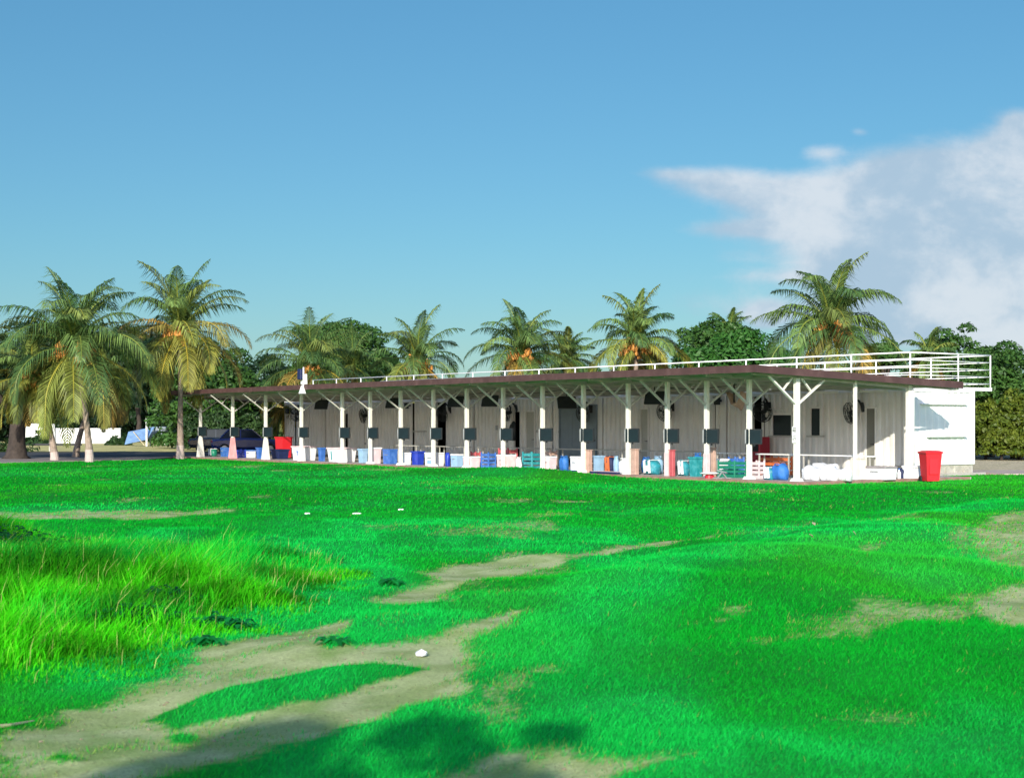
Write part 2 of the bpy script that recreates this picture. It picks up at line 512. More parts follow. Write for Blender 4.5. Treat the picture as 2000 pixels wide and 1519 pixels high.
def pip(poly, x, y):
    inside = np.zeros(np.shape(x), bool); n = len(poly); j = n - 1
    for i in range(n):
        xi, yi = poly[i]; xj, yj = poly[j]
        c = ((yi > y) != (yj > y)) & (x < (xj - xi) * (y - yi) / ((yj - yi) or 1e-9) + xi)
        inside ^= c; j = i
    return inside


def pdist(poly, x, y):
    """signed distance, >0 inside"""
    best = np.full(np.shape(x), 1e9); n = len(poly)
    for i in range(n):
        x0, y0 = poly[i]; x1, y1 = poly[(i + 1) % n]
        dx, dy = x1 - x0, y1 - y0; L2 = dx * dx + dy * dy + 1e-12
        t = np.clip(((x - x0) * dx + (y - y0) * dy) / L2, 0, 1)
        best = np.minimum(best, np.hypot(x - x0 - t * dx, y - y0 - t * dy))
    return np.where(pip(poly, x, y), best, -best)


def P(*pts): return [at(*p) for p in pts]


dirt_areas = [  # polygon, strength, edge roughness
    (P((-60, 1519), (-60, 1450), (0, 1432), (130, 1388), (240, 1352), (330, 1322), (350, 1268), (430, 1250), (560, 1234), (690, 1205), (760, 1188),
       (705, 1172), (760, 1152), (830, 1138), (790, 1114), (870, 1099), (1000, 1087), (1120, 1082), (1110, 1098), (1010, 1122), (900, 1152), (905, 1172),
       (800, 1206), (655, 1244), (700, 1256), (850, 1226), (1010, 1192), (985, 1222), (935, 1250), (955, 1290), (900, 1345), (870, 1372), (640, 1442),
       (430, 1490), (300, 1519), (200, 1600), (-60, 1600)), 1., .10),
    (P((1100, 1083), (1250, 1060), (1390, 1045), (1396, 1050), (1260, 1071), (1120, 1094)), 1., .12),
    (P((800, 1560), (880, 1488), (960, 1466), (1060, 1462), (1150, 1474), (1340, 1474), (1300, 1492), (1200, 1520), (1120, 1560)), .95, .10),
    (P((1560, 1245), (1575, 1205), (1660, 1172), (1760, 1162), (1900, 1185), (1960, 1200), (1840, 1215), (1720, 1232), (1640, 1252)), .62, .3),
    (P((1860, 1165), (2010, 1135), (2100, 1140), (2100, 1235), (1960, 1225), (1890, 1200)), .95, .25),
    (P((1850, 1050), (1900, 1018), (2010, 985), (2100, 975), (2100, 1130), (1990, 1125), (1880, 1080)), .75, .5),
    (P((1415, 1188), (1450, 1180), (1468, 1192), (1440, 1204)), .8, .1),
    (P((1340, 1214), (1430, 1206), (1410, 1212), (1350, 1220)), .6, .1),
    (P((1468, 1250), (1500, 1242), (1518, 1248), (1490, 1258)), .8, .1),
    (P((1600, 1400), (1700, 1380), (1850, 1395), (1830, 1425), (1650, 1420)), .45, .12),
    (P((930, 1400), (960, 1320), (1070, 1296), (1100, 1310), (1020, 1350), (1000, 1400), (950, 1440)), .6, .12),
    (P((1640, 1082), (1690, 1068), (1745, 1052), (1738, 1060), (1690, 1078)), .8, .25),
    (P((1380, 1045), (1500, 1030), (1620, 1012), (1560, 1030), (1450, 1048)), .3, .3),
    (P((-400, 1012), (0, 1000), (250, 994), (560, 999), (420, 1008), (160, 1014), (-400, 1020)), .8, .9),
    (P((430, 968), (560, 966), (540, 974), (440, 975)), .55, .8),
    (P((1040, 1003), (1140, 1002), (1140, 1009), (1050, 1010)), .55, .4),
    (P((1085, 976), (1165, 978), (1160, 982), (1090, 981)), .8, .3),
    (P((1900, 975), (1975, 969), (1970, 976)), .7, .3),
]
green_islands = [
    P((270, 1408), (420, 1352), (560, 1318), (650, 1300), (760, 1296), (835, 1305), (700, 1342), (520, 1388), (430, 1408), (330, 1428)),
    P((700, 1180), (880, 1170), (905, 1180), (780, 1225), (650, 1268), (620, 1262), (660, 1240)),
    P((85, 1475), (120, 1468), (165, 1482), (120, 1492)),
    P((330, 1436), (360, 1432), (365, 1446), (338, 1448)),
]
tall_area = P((-500, 1048), (0, 1046), (250, 1052), (420, 1072), (640, 1086), (700, 1112), (690, 1152), (640, 1190), (560, 1216),
              (440, 1240), (350, 1256), (325, 1320), (170, 1345), (0, 1355), (-300, 1370), (-500, 1380))


def dirt_at(x, y):
    s = 3.2 / np.maximum(1., (np.asarray(y, float) / 12.))
    wob = (fbm(x * s, y * s * .8, 3, 5) - .5)
    wob2 = (fbm(x * 9, y * 7, 9, 3) - .5)
    D = np.zeros(np.shape(x))
    for poly, st, ro in dirt_areas:
        sd = pdist(poly, x, y)
        D = np.maximum(D, st * sstep(-.10, .16 * (1 + ro * 4), sd + wob * (ro + .08) * 2.2 + wob2 * .12))
    tuft = sstep(.55, .68, fbm((x * .77 - y * .64) * 3.2, (x * .64 + y * .77) * 1.0, 23, 5))
    D = D * (1 - .22 * tuft)
    for poly in green_islands:
        sd = pdist(poly, x, y) + wob * .25
        D = D * (1 - sstep(-.05, .06, sd))
    # thin, worn turf here and there
    worn = sstep(.68, .80, fbm(x * .45 + 7, y * .22, 21, 5)) * .45 * sstep(9, 14, y)
    return np.clip(np.maximum(D, worn), 0, 1)


lawn_poly = [(-90, -30), (90, -30), (90, 54.2), tuple(B(1.6, 12.6)[:2]), tuple(B(2.4, 11.2)[:2]), tuple(B(2.4, 7.2)[:2]), tuple(B(-.35, 7.2)[:2]),
             tuple(B(-.35, -.3)[:2]), tuple(B(43.6, -.3)[:2]), (-18.4, 77.6), (-24, 70.5), (-90, 66.5)]


def green_cols(x, y, n=None):
    g1 = np.array([.003, .40, .022]); g2 = np.array([.006, .53, .066]); g3 = np.array([.002, .23, .012]); g4 = np.array([.050, .48, .008])
    a = fbm(x * .35, y * .16, 31, 4)[..., None]; b = fbm(x * 1.1 + 3, y * .55, 37, 5)[..., None]
    c = g1 * (1 - sstep(.42, .62, a)) + g2 * sstep(.42, .62, a)
    c = c * (1 - .42 * sstep(.46, .70, b)) + g3 * .42 * sstep(.46, .70, b)
    far_shade = (sstep(31, 36, y + 6 * (fbm(x * .12, y * .1, 47, 3) - .5)) * (1 - .5 * sstep(.5, .62, fbm(x * .09, y * .25, 49, 3))))[..., None]
    c = c * (1 - .85 * far_shade) + np.array([.003, .29, .010]) * .85 * far_shade  # darker far band: shadow of distant trees painted into the turf colour
    e = sstep(.52, .7, fbm(x * .22 + 11, y * .12 + 5, 43, 4))[..., None]
    c = c * (1 - .4 * e) + g4 * .4 * e
    return c


soilA = np.array([.34, .43, .15]); soilB = np.array([.49, .55, .25])


def surf_cols(x, y):
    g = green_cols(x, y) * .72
    D = dirt_at(x, y)[..., None]
    k = (.6 * fbm(x * 3.5, y * 3.5, 51, 5) + .4 * fbm((x - y * .9) * 5.5, (x + y * 1.1) * .8, 53, 4))[..., None]
    s = soilA * (1 - sstep(.35, .65, k)) + soilB * sstep(.35, .65, k)
    D2 = sstep(.2, .8, D + (vnoise(x * 60, y * 60, 77)[..., None] - .5) * .5)
    mo = sstep(.52, .7, fbm(x * 2.2 + 4, y * 1.6, 57, 5))[..., None]
    s = s * (1 - .5 * mo) + np.array([.19, .36, .06]) * .5 * mo      # thin moss and seedlings on the soil
    return g * (1 - D2) + s * D2


nu, nz = 560, 760
uu = np.linspace(-1, 1, nu); uu = np.sign(uu) * np.abs(uu) ** 1.25
zz = 2.5 * (82 / 2.5) ** (np.linspace(0, 1, nz))
Zg, Ug = np.meshgrid(zz, uu, indexing='ij')
Xg = Ug * (.52 * Zg + 7)
Hg = hn(Xg, Zg)
Dg = dirt_at(Xg, Zg)
Hg2 = Hg - .012 * sstep(.2, .8, Dg) * (1 - sstep(25, 40, Zg)) + .008 * (fbm(Xg * 6, Zg * 6, 5, 3) - .5) * (Zg < 30)
vv = np.stack([Xg, Zg, Hg2], -1).reshape(-1, 3)
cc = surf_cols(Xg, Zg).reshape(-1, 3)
ii = np.arange(nz * nu).reshape(nz, nu)
q = np.stack([ii[:-1, :-1], ii[:-1, 1:], ii[1:, 1:], ii[1:, :-1]], -1).reshape(-1, 4)
cen = vv[q].mean(1)
keep = pip(lawn_poly, cen[:, 0], cen[:, 1])
q = q[keep]
m, ntl, p, o_ = newmat('turf_and_bare_soil')
a = ntl.nodes.new('ShaderNodeAttribute'); a.attribute_name = 'Col'
tcn = ntl.nodes.new('ShaderNodeTexCoord')
nn = ntl.nodes.new('ShaderNodeTexNoise'); nn.inputs['Scale'].default_value = 38; nn.inputs['Detail'].default_value = 8; nn.inputs['Roughness'].default_value = .7
ntl.links.new(tcn.outputs['Object'], nn.inputs['Vector'])
mrr = ntl.nodes.new('ShaderNodeMapRange'); mrr.inputs['From Min'].default_value = .3; mrr.inputs['From Max'].default_value = .7
mrr.inputs['To Min'].default_value = .72; mrr.inputs['To Max'].default_value = 1.25
ntl.links.new(nn.outputs['Fac'], mrr.inputs['Value'])
mm = ntl.nodes.new('ShaderNodeVectorMath'); mm.operation = 'SCALE'
ntl.links.new(a.outputs['Color'], mm.inputs[0]); ntl.links.new(mrr.outputs[0], mm.inputs['Scale'])
ntl.links.new(mm.outputs[0], p.inputs['Base Color'])
p.inputs['Roughness'].default_value = .9; p.inputs['Specular IOR Level'].default_value = .15
bn = ntl.nodes.new('ShaderNodeBump'); bn.inputs['Strength'].default_value = .9; bn.inputs['Distance'].default_value = .02
ntl.links.new(nn.outputs['Fac'], bn.inputs['Height']); ntl.links.new(bn.outputs[0], p.inputs['Normal'])
M['turf'] = m
lawn = npmesh('lawn', vv, q, 4, cc, M['turf'], smooth=True)
tag(lawn, kind='structure')


def blades(name, x, y, hgt, wid, lean, cols, m, wind=(.3, .1), tip=1.25, label=None, cat='grass', segs=1):
    n = len(x)
    z = hn(x, y) - .01
    az = rng.uniform(0, 2 * np.pi, n)
    bx, by = np.cos(az) * wid / 2, np.sin(az) * wid / 2
    la = rng.uniform(0, 2 * np.pi, n)
    lx = np.cos(la) * lean * hgt + wind[0] * hgt; ly = np.sin(la) * lean * hgt + wind[1] * hgt
    if segs == 1:
        v = np.empty((n, 3, 3))
        v[:, 0] = np.stack([x - bx, y - by, z], -1); v[:, 1] = np.stack([x + bx, y + by, z], -1)
        v[:, 2] = np.stack([x + lx, y + ly, z + hgt], -1)
        f = np.arange(n * 3).reshape(n, 3)
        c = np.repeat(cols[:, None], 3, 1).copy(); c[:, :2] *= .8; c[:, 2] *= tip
        o = npmesh(name, v.reshape(-1, 3), f, 3, np.clip(c.reshape(-1, 3), 0, 1), m)
    else:
        v = np.empty((n, 5, 3))
        v[:, 0] = np.stack([x - bx, y - by, z], -1); v[:, 1] = np.stack([x + bx, y + by, z], -1)
        v[:, 2] = np.stack([x + bx * .7 + lx * .35, y + by * .7 + ly * .35, z + hgt * .6], -1)
        v[:, 3] = np.stack([x - bx * .7 + lx * .35, y - by * .7 + ly * .35, z + hgt * .6], -1)
        v[:, 4] = np.stack([x + lx * 1.15, y + ly * 1.15, z + hgt * .95], -1)
        b = np.arange(n)[:, None] * 5
        f = np.concatenate([b + np.array([[0, 1, 2]]), b + np.array([[0, 2, 3]]), b + np.array([[3, 2, 4]])], 0)
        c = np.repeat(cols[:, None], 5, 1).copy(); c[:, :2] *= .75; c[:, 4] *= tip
        o = npmesh(name, v.reshape(-1, 3), f, 3, np.clip(c.reshape(-1, 3), 0, 1), m)
    return o


def scatter(y0, y1, dens, slope=.40, pad=1.5):
    area = slope * (y1 ** 2 - y0 ** 2) + 2 * pad * (y1 - y0)
    n = int(area * dens)
    y = np.sqrt(rng.uniform(0, 1, n) * (y1 ** 2 - y0 ** 2) + y0 ** 2)
    x = rng.uniform(-1, 1, n) * (slope * y + pad)
    return x, y


X = []; Y = []; Hh = []; Ww = []
for (y0, y1, dn, hh, ww) in ((5, 9, 5200, .040, .0045), (9, 13, 3600, .042, .006), (13, 20, 1500, .045, .009), (20, 32, 480, .05, .016),
                             (32, 50, 120, .055, .034), (50, 80, 45, .055, .05)):
    x, y = scatter(y0, y1, dn)
    ok = pip(lawn_poly, x, y)
    d_ = (x - PX) * EX + (y - PY) * EY
    x, y = x[ok], y[ok]
    D = dirt_at(x, y)
    k = rng.uniform(0, 1, len(x)) > D * 1.02
    x, y, D = x[k], y[k], D[k]
    X.append(x); Y.append(y)
    lush = .55 + .9 * fbm(x * .9, y * .7, 61, 4)
    Hh.append(hh * lush * rng.uniform(.6, 1.25, len(x)) * (1 - .4 * D)); Ww.append(np.full(len(x), ww) * rng.uniform(.7, 1.3, len(x)))
X = np.concatenate(X); Y = np.concatenate(Y); Hh = np.concatenate(Hh); Ww = np.concatenate(Ww)
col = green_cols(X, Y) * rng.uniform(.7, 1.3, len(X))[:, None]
dd = dirt_at(X, Y)
dry = (rng.uniform(0, 1, len(X)) < .004 + dd * .6)
col[dry] = np.array([.30, .42, .09]) * rng.uniform(.6, 1.15, (dry.sum(), 1))
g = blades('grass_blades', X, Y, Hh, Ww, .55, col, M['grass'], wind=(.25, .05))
tag(g, 'short vivid green mown turf covering the whole field', 'grass', kind='stuff')

# dry straw litter in the worn patches
x, y = scatter(5, 26, 260)
D = dirt_at(x, y); k = rng.uniform(0, 1, len(x)) < D * .5; x, y = x[k], y[k]
cs = np.array([[.36, .33, .17]]) * rng.uniform(.5, 1.3, (len(x), 1))
g = blades('straw_litter', x, y, np.full(len(x), .012), .007 + 0 * x, 2.5, cs, M['grass'], wind=(.2, 0), tip=1)
tag(g, 'dry straw scattered on the bare sandy strips', 'straw', kind='stuff')

# tall rank grass
x, y = scatter(9, 26, 1500, .56, 2)
sd = pdist(tall_area, x, y) + (fbm(x * 1.3, y * 1.0, 71, 4) - .5) * 1.4
k = sd > .0
x, y, sd = x[k], y[k], sd[k]
cl = fbm(x * .8, y * .8, 81, 4)
k = rng.uniform(0, 1, len(x)) < .30 + 1.2 * cl
x, y, sd, cl = x[k], y[k], sd[k], cl[k]
hh = (.06 + .27 * sstep(0, 1.6, sd)) * (.15 + 1.7 * cl ** 1.3) * rng.uniform(.4, 1.25, len(x)) * (.75 + .5 * sstep(.4, .6, fbm(x * .35, y * .4, 93, 3)))
c1 = np.array([.038, .41, .004]); c2 = np.array([.006, .38, .028]); c3 = np.array([.12, .44, .02])
k1 = sstep(.4, .65, fbm(x * .5 + 9, y * .5, 91, 4))[:, None]
col = c1 * (1 - k1) + c2 * k1
z1 = rng.uniform(0, 1, len(x)) < .10
col[z1] = c3
col = col * (.55 + .9 * sstep(.35, .6, fbm(x * 1.4, y * 1.1, 97, 4)))[:, None]
col = col * rng.uniform(.7, 1.35, (len(x), 1))
g = blades('tall_grass', x, y, hh, .007 + .005 * rng.uniform(0, 1, len(x)), .34, col, M['grass'], wind=(.18, 0), tip=1.3, segs=2)
tag(g, 'bright yellow green tall uncut grass at the left of the field', 'grass', kind='stuff')
# seed stalks
k = rng.uniform(0, 1, len(x)) < .010
xs, ys = x[k], y[k]
g = blades('seed_stalks', xs, ys, hh[k] * 1.0 + .10, .007 + 0 * xs, .22, np.tile(np.array([[.50, .56, .16]]), (len(xs), 1)) * rng.uniform(.6, 1.2, (len(xs), 1)), M['grass'],
           wind=(.22, 0), tip=1.5, segs=2)
tag(g, 'pale seed stalks standing above the tall uncut grass', 'grass stalks', kind='stuff')


# broad leaved dark weeds
def weed(px, py, r, n, label, dark=1.):
    cx, cy = at(px, py)
    vs = []; fs = []; cs = []
    z0 = float(hn(cx, cy))
    for i in range(n):
        a = random.uniform(0, 6.283); rr = r * math.sqrt(random.random())
        x0, y0 = cx + math.cos(a) * rr * 1.5, cy + math.sin(a) * rr
        zz0 = float(hn(x0, y0))
        hz = r * .75 * random.uniform(.2, 1) * (1.1 - rr / r * .7)
        la = random.uniform(0, 6.283); ll = random.uniform(.07, .15); wd = ll * .22
        dx, dy = math.cos(la), math.sin(la)
        b = Vector((x0, y0, zz0 + hz)); mid = b + Vector((dx * ll * .5, dy * ll * .5, ll * .22)); tip_ = b + Vector((dx * ll, dy * ll, -ll * .1))
        s = Vector((-dy, dx, 0)) * wd
        k = len(vs); vs += [b, mid + s, tip_, mid - s]; fs.append((k, k + 1, k + 2, k + 3))
        g_ = random.uniform(.5, 1.3) * dark
        cs += [(.006 * g_, .22 * g_, .03 * g_)] * 4
    o = npmesh('weed', np.array([tuple(v) for v in vs]), np.array(fs), 4, np.array(cs), M['leaf'])
    tag(o, label, 'weed', 'dark weeds in the rough grass')


weed(262, 1222, .27, 380, 'large dark green weed clump in the middle of the tall grass', .8)
weed(315, 1185, .26, 260, 'arching dark weed just above the largest weed clump', .6)
weed(430, 1228, .16, 150, 'low dark weed where the tall grass meets bare sand', 1.4)
weed(15, 1088, .60, 700, 'dark bushy weed at the far left edge of the tall grass', .5)
weed(160, 1060, .10, 60, 'tiny dark weed in tall grass right of the edge bush', .5)
weed(760, 1142, .08, 60, 'small dark weed at the edge of the far sand strip', 1.6)
weed(405, 1258, .07, 50, 'small star shaped weed alone on the bare sand', 1.7)
weed(648, 1256, .05, 34, 'narrow weed tuft on the sand strip above the paper scrap', 1.8)

# small litter
b = MB()
p0 = at(823, 1279); z0 = float(hn(*p0))
vs = []
n = 14
pts = [(math.cos(i / n * 6.283) * (.045 + .012 * random.random()), math.sin(i / n * 6.283) * (.06 + .02 * random.random()), .012 + .02 * random.random()) for i in range(n)]
b.add([(0, 0, .045)] + pts + [(x_ * .9, y_ * .9, .0) for x_, y_, z_ in pts], [(0, 1 + i, 1 + (i + 1) % n) for i in range(n)] + [(1 + i, 1 + n + i, 1 + n + (i + 1) % n, 1 + (i + 1) % n) for i in range(n)])
o = b.build('paper_scrap', M['paper']); o.location = (*p0, z0)
tag(o, 'crumpled white paper scrap on the bare sand', 'litter')
for (px, py, s, lb) in ((697, 1004, .07, 'flat white scrap lying on the far turf, largest of the far scraps'),
                        (600, 1004, .04, 'thin white scrap at the left on the far turf'),
                        (783, 996, .045, 'thin white scrap on the far turf, rightmost and farthest')):
    b = MB(); p0 = at(px, py)
    b.lathe([(s, 0), (s * 1.1, .018), (s * .8, .03)], 9, Matrix.Diagonal((1.3, .6, 1, 1)))
    o = b.build('paper_scrap', M['paper']); o.location = (*p0, float(hn(*p0))); tag(o, lb, 'litter', 'white scraps on the turf')
for (px, py, s, lb) in ((1588, 1030, .07, 'pale dry leaf curled on the mound, the upper one'), (1584, 1056, .06, 'pale dry leaf on the mound just below another'),
                        (1668, 1050, .05, 'small pale dry leaf right of the pair on the mound')):
    b = MB(); p0 = at(px, py)
    b.add([(-s, 0, .03), (0, -s * .5, .02), (s, 0, .07), (0, s * .5, .06), (-s, 0, .024), (0, -s * .5, .014), (s, 0, .064), (0, s * .5, .054)],
          [(0, 1, 2, 3), (7, 6, 5, 4), (0, 4, 5, 1), (1, 5, 6, 2), (2, 6, 7, 3), (3, 7, 4, 0)])
    o = b.build('dry_leaf', M['stick']); o.location = (*p0, float(hn(*p0)) + .03); o.rotation_euler = (.2, .3, random.random() * 3)
    tag(o, lb, 'leaf', 'dry leaves on the mound')
a0 = at(-40, 1424); a1 = at(20, 1420); a2 = at(66, 1411)
b = MB(); b.tube([(*a0, float(hn(*a0)) + .01), (*a1, float(hn(*a1)) + .014), (*a2, float(hn(*a2)) + .012)], [.012, .011, .005], 6)
o = b.build('dry_stick', M['stick']); tag(o, 'bleached stick lying on the grass edge at lower left', 'stick')
# pebbles on the sand
b = MB()
for i in range(260):
    x_ = random.uniform(-4, 1.5); y_ = random.uniform(7.4, 15)
    if float(dirt_at(np.array([x_]), np.array([y_]))[0]) < .8: continue
    s = random.uniform(.004, .013)
    mt = Matrix.Translation((x_, y_, float(hn(x_, y_)) - .008)) @ Matrix.Rotation(random.random() * 6, 4, 'Z') @ Matrix.Diagonal((s * 1.3, s, s * .8, 1))
    b.lathe([(.5, -.6), (1, 0), (.5, .7)], 6, mt)
o = b.build('pebbles', M['earth']); tag(o, 'small pebbles and crumbs scattered on the bare sand', 'pebbles', kind='stuff')

#SECTION paving
sheet('pavement', [tuple(B(-.6, -.5)[:2]), tuple(B(-.6, 7.6)[:2]), tuple(B(2.1, 7.6)[:2]), tuple(B(2.1, 12)[:2]), tuple(B(49, 12)[:2]), tuple(B(49, 4)[:2]), tuple(B(44.2, 4)[:2]),
                   tuple(B(44.2, -.5)[:2])][::-1], 0., M['concrete'], .15)
b = MB()
b.bbox(-.62, -.44, -.62, 44.3, -.14, .012, .01)
b.bbox(-.44, 7.4, -.72, -.585, -.14, .012, .01)
o = b.build('kerb', M['kerb']); o.location = B(0, 0); o.rotation_euler = (0, 0, ROT); tag(o, kind='structure')
sheet('path', [(-90, 66), (-24, 70), (-18.2, 77), tuple(B(44.4, -.5)[:2]), tuple(B(44.4, 1.6)[:2]), (-30, 78.6), (-90, 75)][::-1], -.03, M['path'], .09)
sheet('road', [(-200, 76), (-30, 79), tuple(B(45.2, 1.2)[:2]), tuple(B(49.2, 3.6)[:2]), tuple(B(49.5, 12)[:2]), (-14, 99), (-40, 99), (-200, 95)][::-1], -.08, M['asphalt'])
sheet('verge', [(-300, 95.1), (-40, 99.1), (-14, 99.1), (5, 104), (5, 190), (-300, 190)][::-1], -.06, M['verge'])
sheet('side_path', [tuple(B(1.6, 12.4)[:2]), (90, 53.8), (90, 60), tuple(B(6, 14.)[:2])], -.05, mat('pale_side_path', (.50, .41, .34), .85, var=.15, scale=1.4, bump=.2), .07)
sheet('gravel_strip', [(16.5, 59.), (90, 60.05), (90, 84), (19.5, 82)], -.07, M['gravel'])

#SECTION shelter
# ------------------------------------------------------------------ tee shelter
POST_T = [42.2, 38.4, 34.8, 31.2, 27.4, 24.98, 22.5, 20.0, 17.6, 15.15, 12.67, 10.27, 7.82, 5.82, 3.93, 2.01, 0.]
shel = empty('tee_shelter', B(0, 0), ROT, 'long open fronted shelter with maroon edged flat roof on white posts', 'shelter')


def ztop(d): return 3.46 - .036 * (d + 2.17)


def dfront(t): return -2.17 + (t + .4) / 43.7 * .97


# roof sheet (corrugated ribs running across)
b = MB()
nseg = 120
T0, T1 = -.4, 43.3
vs = []; fs = []
for i in range(nseg + 1):
    t = T0 + (T1 - T0) * i / nseg
    z = .018 * (1 if i % 2 else -1)
    for d in (dfront(t) + .02, 7.5):
        t = (T0 + (T1 - T0) * i / nseg) + (6.6 * i / nseg if d > 5 else 0)  # back left corner stretched outward, out of view, to shade the wall end
        vs.append((d, t, ztop(d) - .03 + z)); vs.append((d, t, ztop(d) - .09 + z))
for i in range(nseg):
    k = i * 4
    fs += [(k, k + 4, k + 6, k + 2), (k + 1, k + 3, k + 7, k + 5)]
fs += [(0, 2, 3, 1), (nseg * 4, nseg * 4 + 1, nseg * 4 + 3, nseg * 4 + 2)]
b.add(vs, fs)
b.build('roof', M['soffit'], shel)
# fascia
b = MB()
cf = (dfront(T0), T0); cl_ = (dfront(T1), T1)
nf_ = 22
for i in range(nf_):
    ta = T0 + (T1 - T0) * i / nf_; tb = T0 + (T1 - T0) * (i + 1) / nf_ - .006
    b.bar((dfront(ta), ta, ztop(-2) - .10 + random.uniform(-.004, .004)), (dfront(tb), tb, ztop(-2) - .10 + random.uniform(-.004, .004)), .03, .21)
b.build('fascia', M['fascia'], shel)
b = MB()
b.bar((dfront(T0) - .015, T0 - .02, ztop(-2.17) - .105), (7.4, T0 - .02, ztop(7.4) - .105), .03, .22)
b.build('fascia', M['fascia'], shel)
b = MB()
b.bar((dfront(T1) - .015, T1 + .02, ztop(-2.17) - .105), (7.5, T1 + 6.62, ztop(7.5) - .105), .03, .22)
b.build('fascia', M['fascia'], shel)
# capping angle on top of the fascia
b = MB()
b.bar((dfront(T0) + .07, T0, ztop(-2) + .012), (dfront(T1) + .07, T1, ztop(-2) + .012), .16, .012)
b.build('capping', M['fascia'], shel)
# rafters
for i, t in enumerate(POST_T):
    b = MB()
    d0 = dfront(t) + .25; d1 = 7.6
    b.bar((d0, t, ztop(d0) - .19), (d1, t, ztop(d1) - .19), .07, .12)
    b.build('rafter', M['steel'], shel)
for d in (-1.6, -.75, 0.16, 1.4, 2.8, 4.2, 5.6, 7.0):
    b = MB()
    t0_ = T0 + .1
    b.bar((d, t0_, ztop(d) - .155), (d, (T1 if d > -1.1 else 16) - .1, ztop(d) - .155), .05, .07)
    b.build('purlin', M['steel'], shel)


def make_post(t, d, top, braces=True, base='plain', wdt=.135):
    b = MB(); h = wdt / 2
    b.bbox(d - h, d + h, t - h, t + h, 0, top, .008)
    po = b.build('post', M['post'], shel)
    b = MB()
    if base == 'cone':
        b.frustum(.16, .16, .08, .08, 0, 1.0, m=Matrix.Translation((d, t, .002)))
        b.build('post_base', M['post'], po)
    elif base == 'pinkcone':
        b.frustum(.17, .17, .08, .08, 0, 1.05, m=Matrix.Translation((d, t, .002)))
        b.build('post_base', M['pink'], po)
    elif base == 'pink':
        b.bbox(d - h - .012, d + h + .012, t - h - .012, t + h + .012, 0.004, .78, .006)
        b.build('post_base', M['tubpink'], po)
    else:
        b.frustum(.15, .15, .11, .11, 0.004, .10, m=Matrix.Translation((d, t, 0)))
        b.build('post_base', M['post'], po)
    if braces:
        zj = 2.34
        for sgn in (-1, 1):
            b = MB()
            e = d + sgn * 1.2
            b.bar((d + sgn * .05, t, zj), (e, t, ztop(e) - .26), .05, .085, up=(0, 1, 0))
            br = b.build('brace', M['post'] if t < 1 else M['brace'], po)
            b = MB()
            b.bar((d + sgn * .62, t + .002, zj + .40), (d + sgn * .20, t + .002, ztop(d) - .25), .04, .065, up=(0, 1, 0))
            b.build('strut', M['post'] if t < 1 else M['brace'], po)
    return po


for i, t in enumerate(POST_T):
    base = {0: 'cone', 1: 'pinkcone', 2: 'cone', 13: 'pink', 14: 'pink'}.get(i, 'plain')
    make_post(t, 0, ztop(0) - .25, True, base, .15 if i == 16 else .135)
# end row posts
make_post(0, 2.62, ztop(2.62) - .1, False, 'plain', .10)
make_post(0, 5.19, ztop(5.19) - .2, False, 'plain', .15)
# end beam and gutter with bracket, downpipe
b = MB()
b.bar((0, 0, ztop(0) - .21), (5.3, 0, ztop(5.3) - .27), .06, .12)
b.build('end_beam', M['steel'], shel)
b = MB()
b.bar((5.19, -.05, 2.62), (7.25, -.28, 2.86), .05, .07)
b.bar((7.25, -.28, 2.80), (7.25, -.28, 3.05), .10, .10)
b.build('side_bracket', M['white'], shel)
b = MB()
b.tube([(5.31, -.07, 0.02), (5.31, -.07, 2.75), (5.28, -.02, 2.95)], .05, 10)
b.build('downpipe', M['white'], shel, smooth=True)
# tube lights along the ceiling and wires
for (d, t) in ((7.0, 5.2), (7.0, 3.0), (7.0, 9.5), (7.0, 15), (7.0, 21), (7.0, 28)):
    b = MB(); b.bbox(d - .05, d + .05, t - .6, t + .6, ztop(d) - .30, ztop(d) - .225, .01)
    b.build('tube_light', M['white'], shel)
b = MB()
for t_ in (4.6, 9., 14, 19):
    pts = [(2.0, t_ + 4 * k / 8, ztop(2) - .26 - .10 * math.sin(math.pi * k / 8)) for k in range(9)]
    b.tube(pts, .012, 5)
b.build('cable', M['black'], shel)

#SECTION containers
# ------------------------------------------------------------------ container building
WD = 7.75
cb = empty('container_building', B(2.2, WD), ROT, 'long cream corrugated container building behind the tee shelter', 'building')
OT = 2.2   # local y=0 at t=2.2


def tl(px): return tat(px, WD) - OT


H0, H1 = .16, 2.95


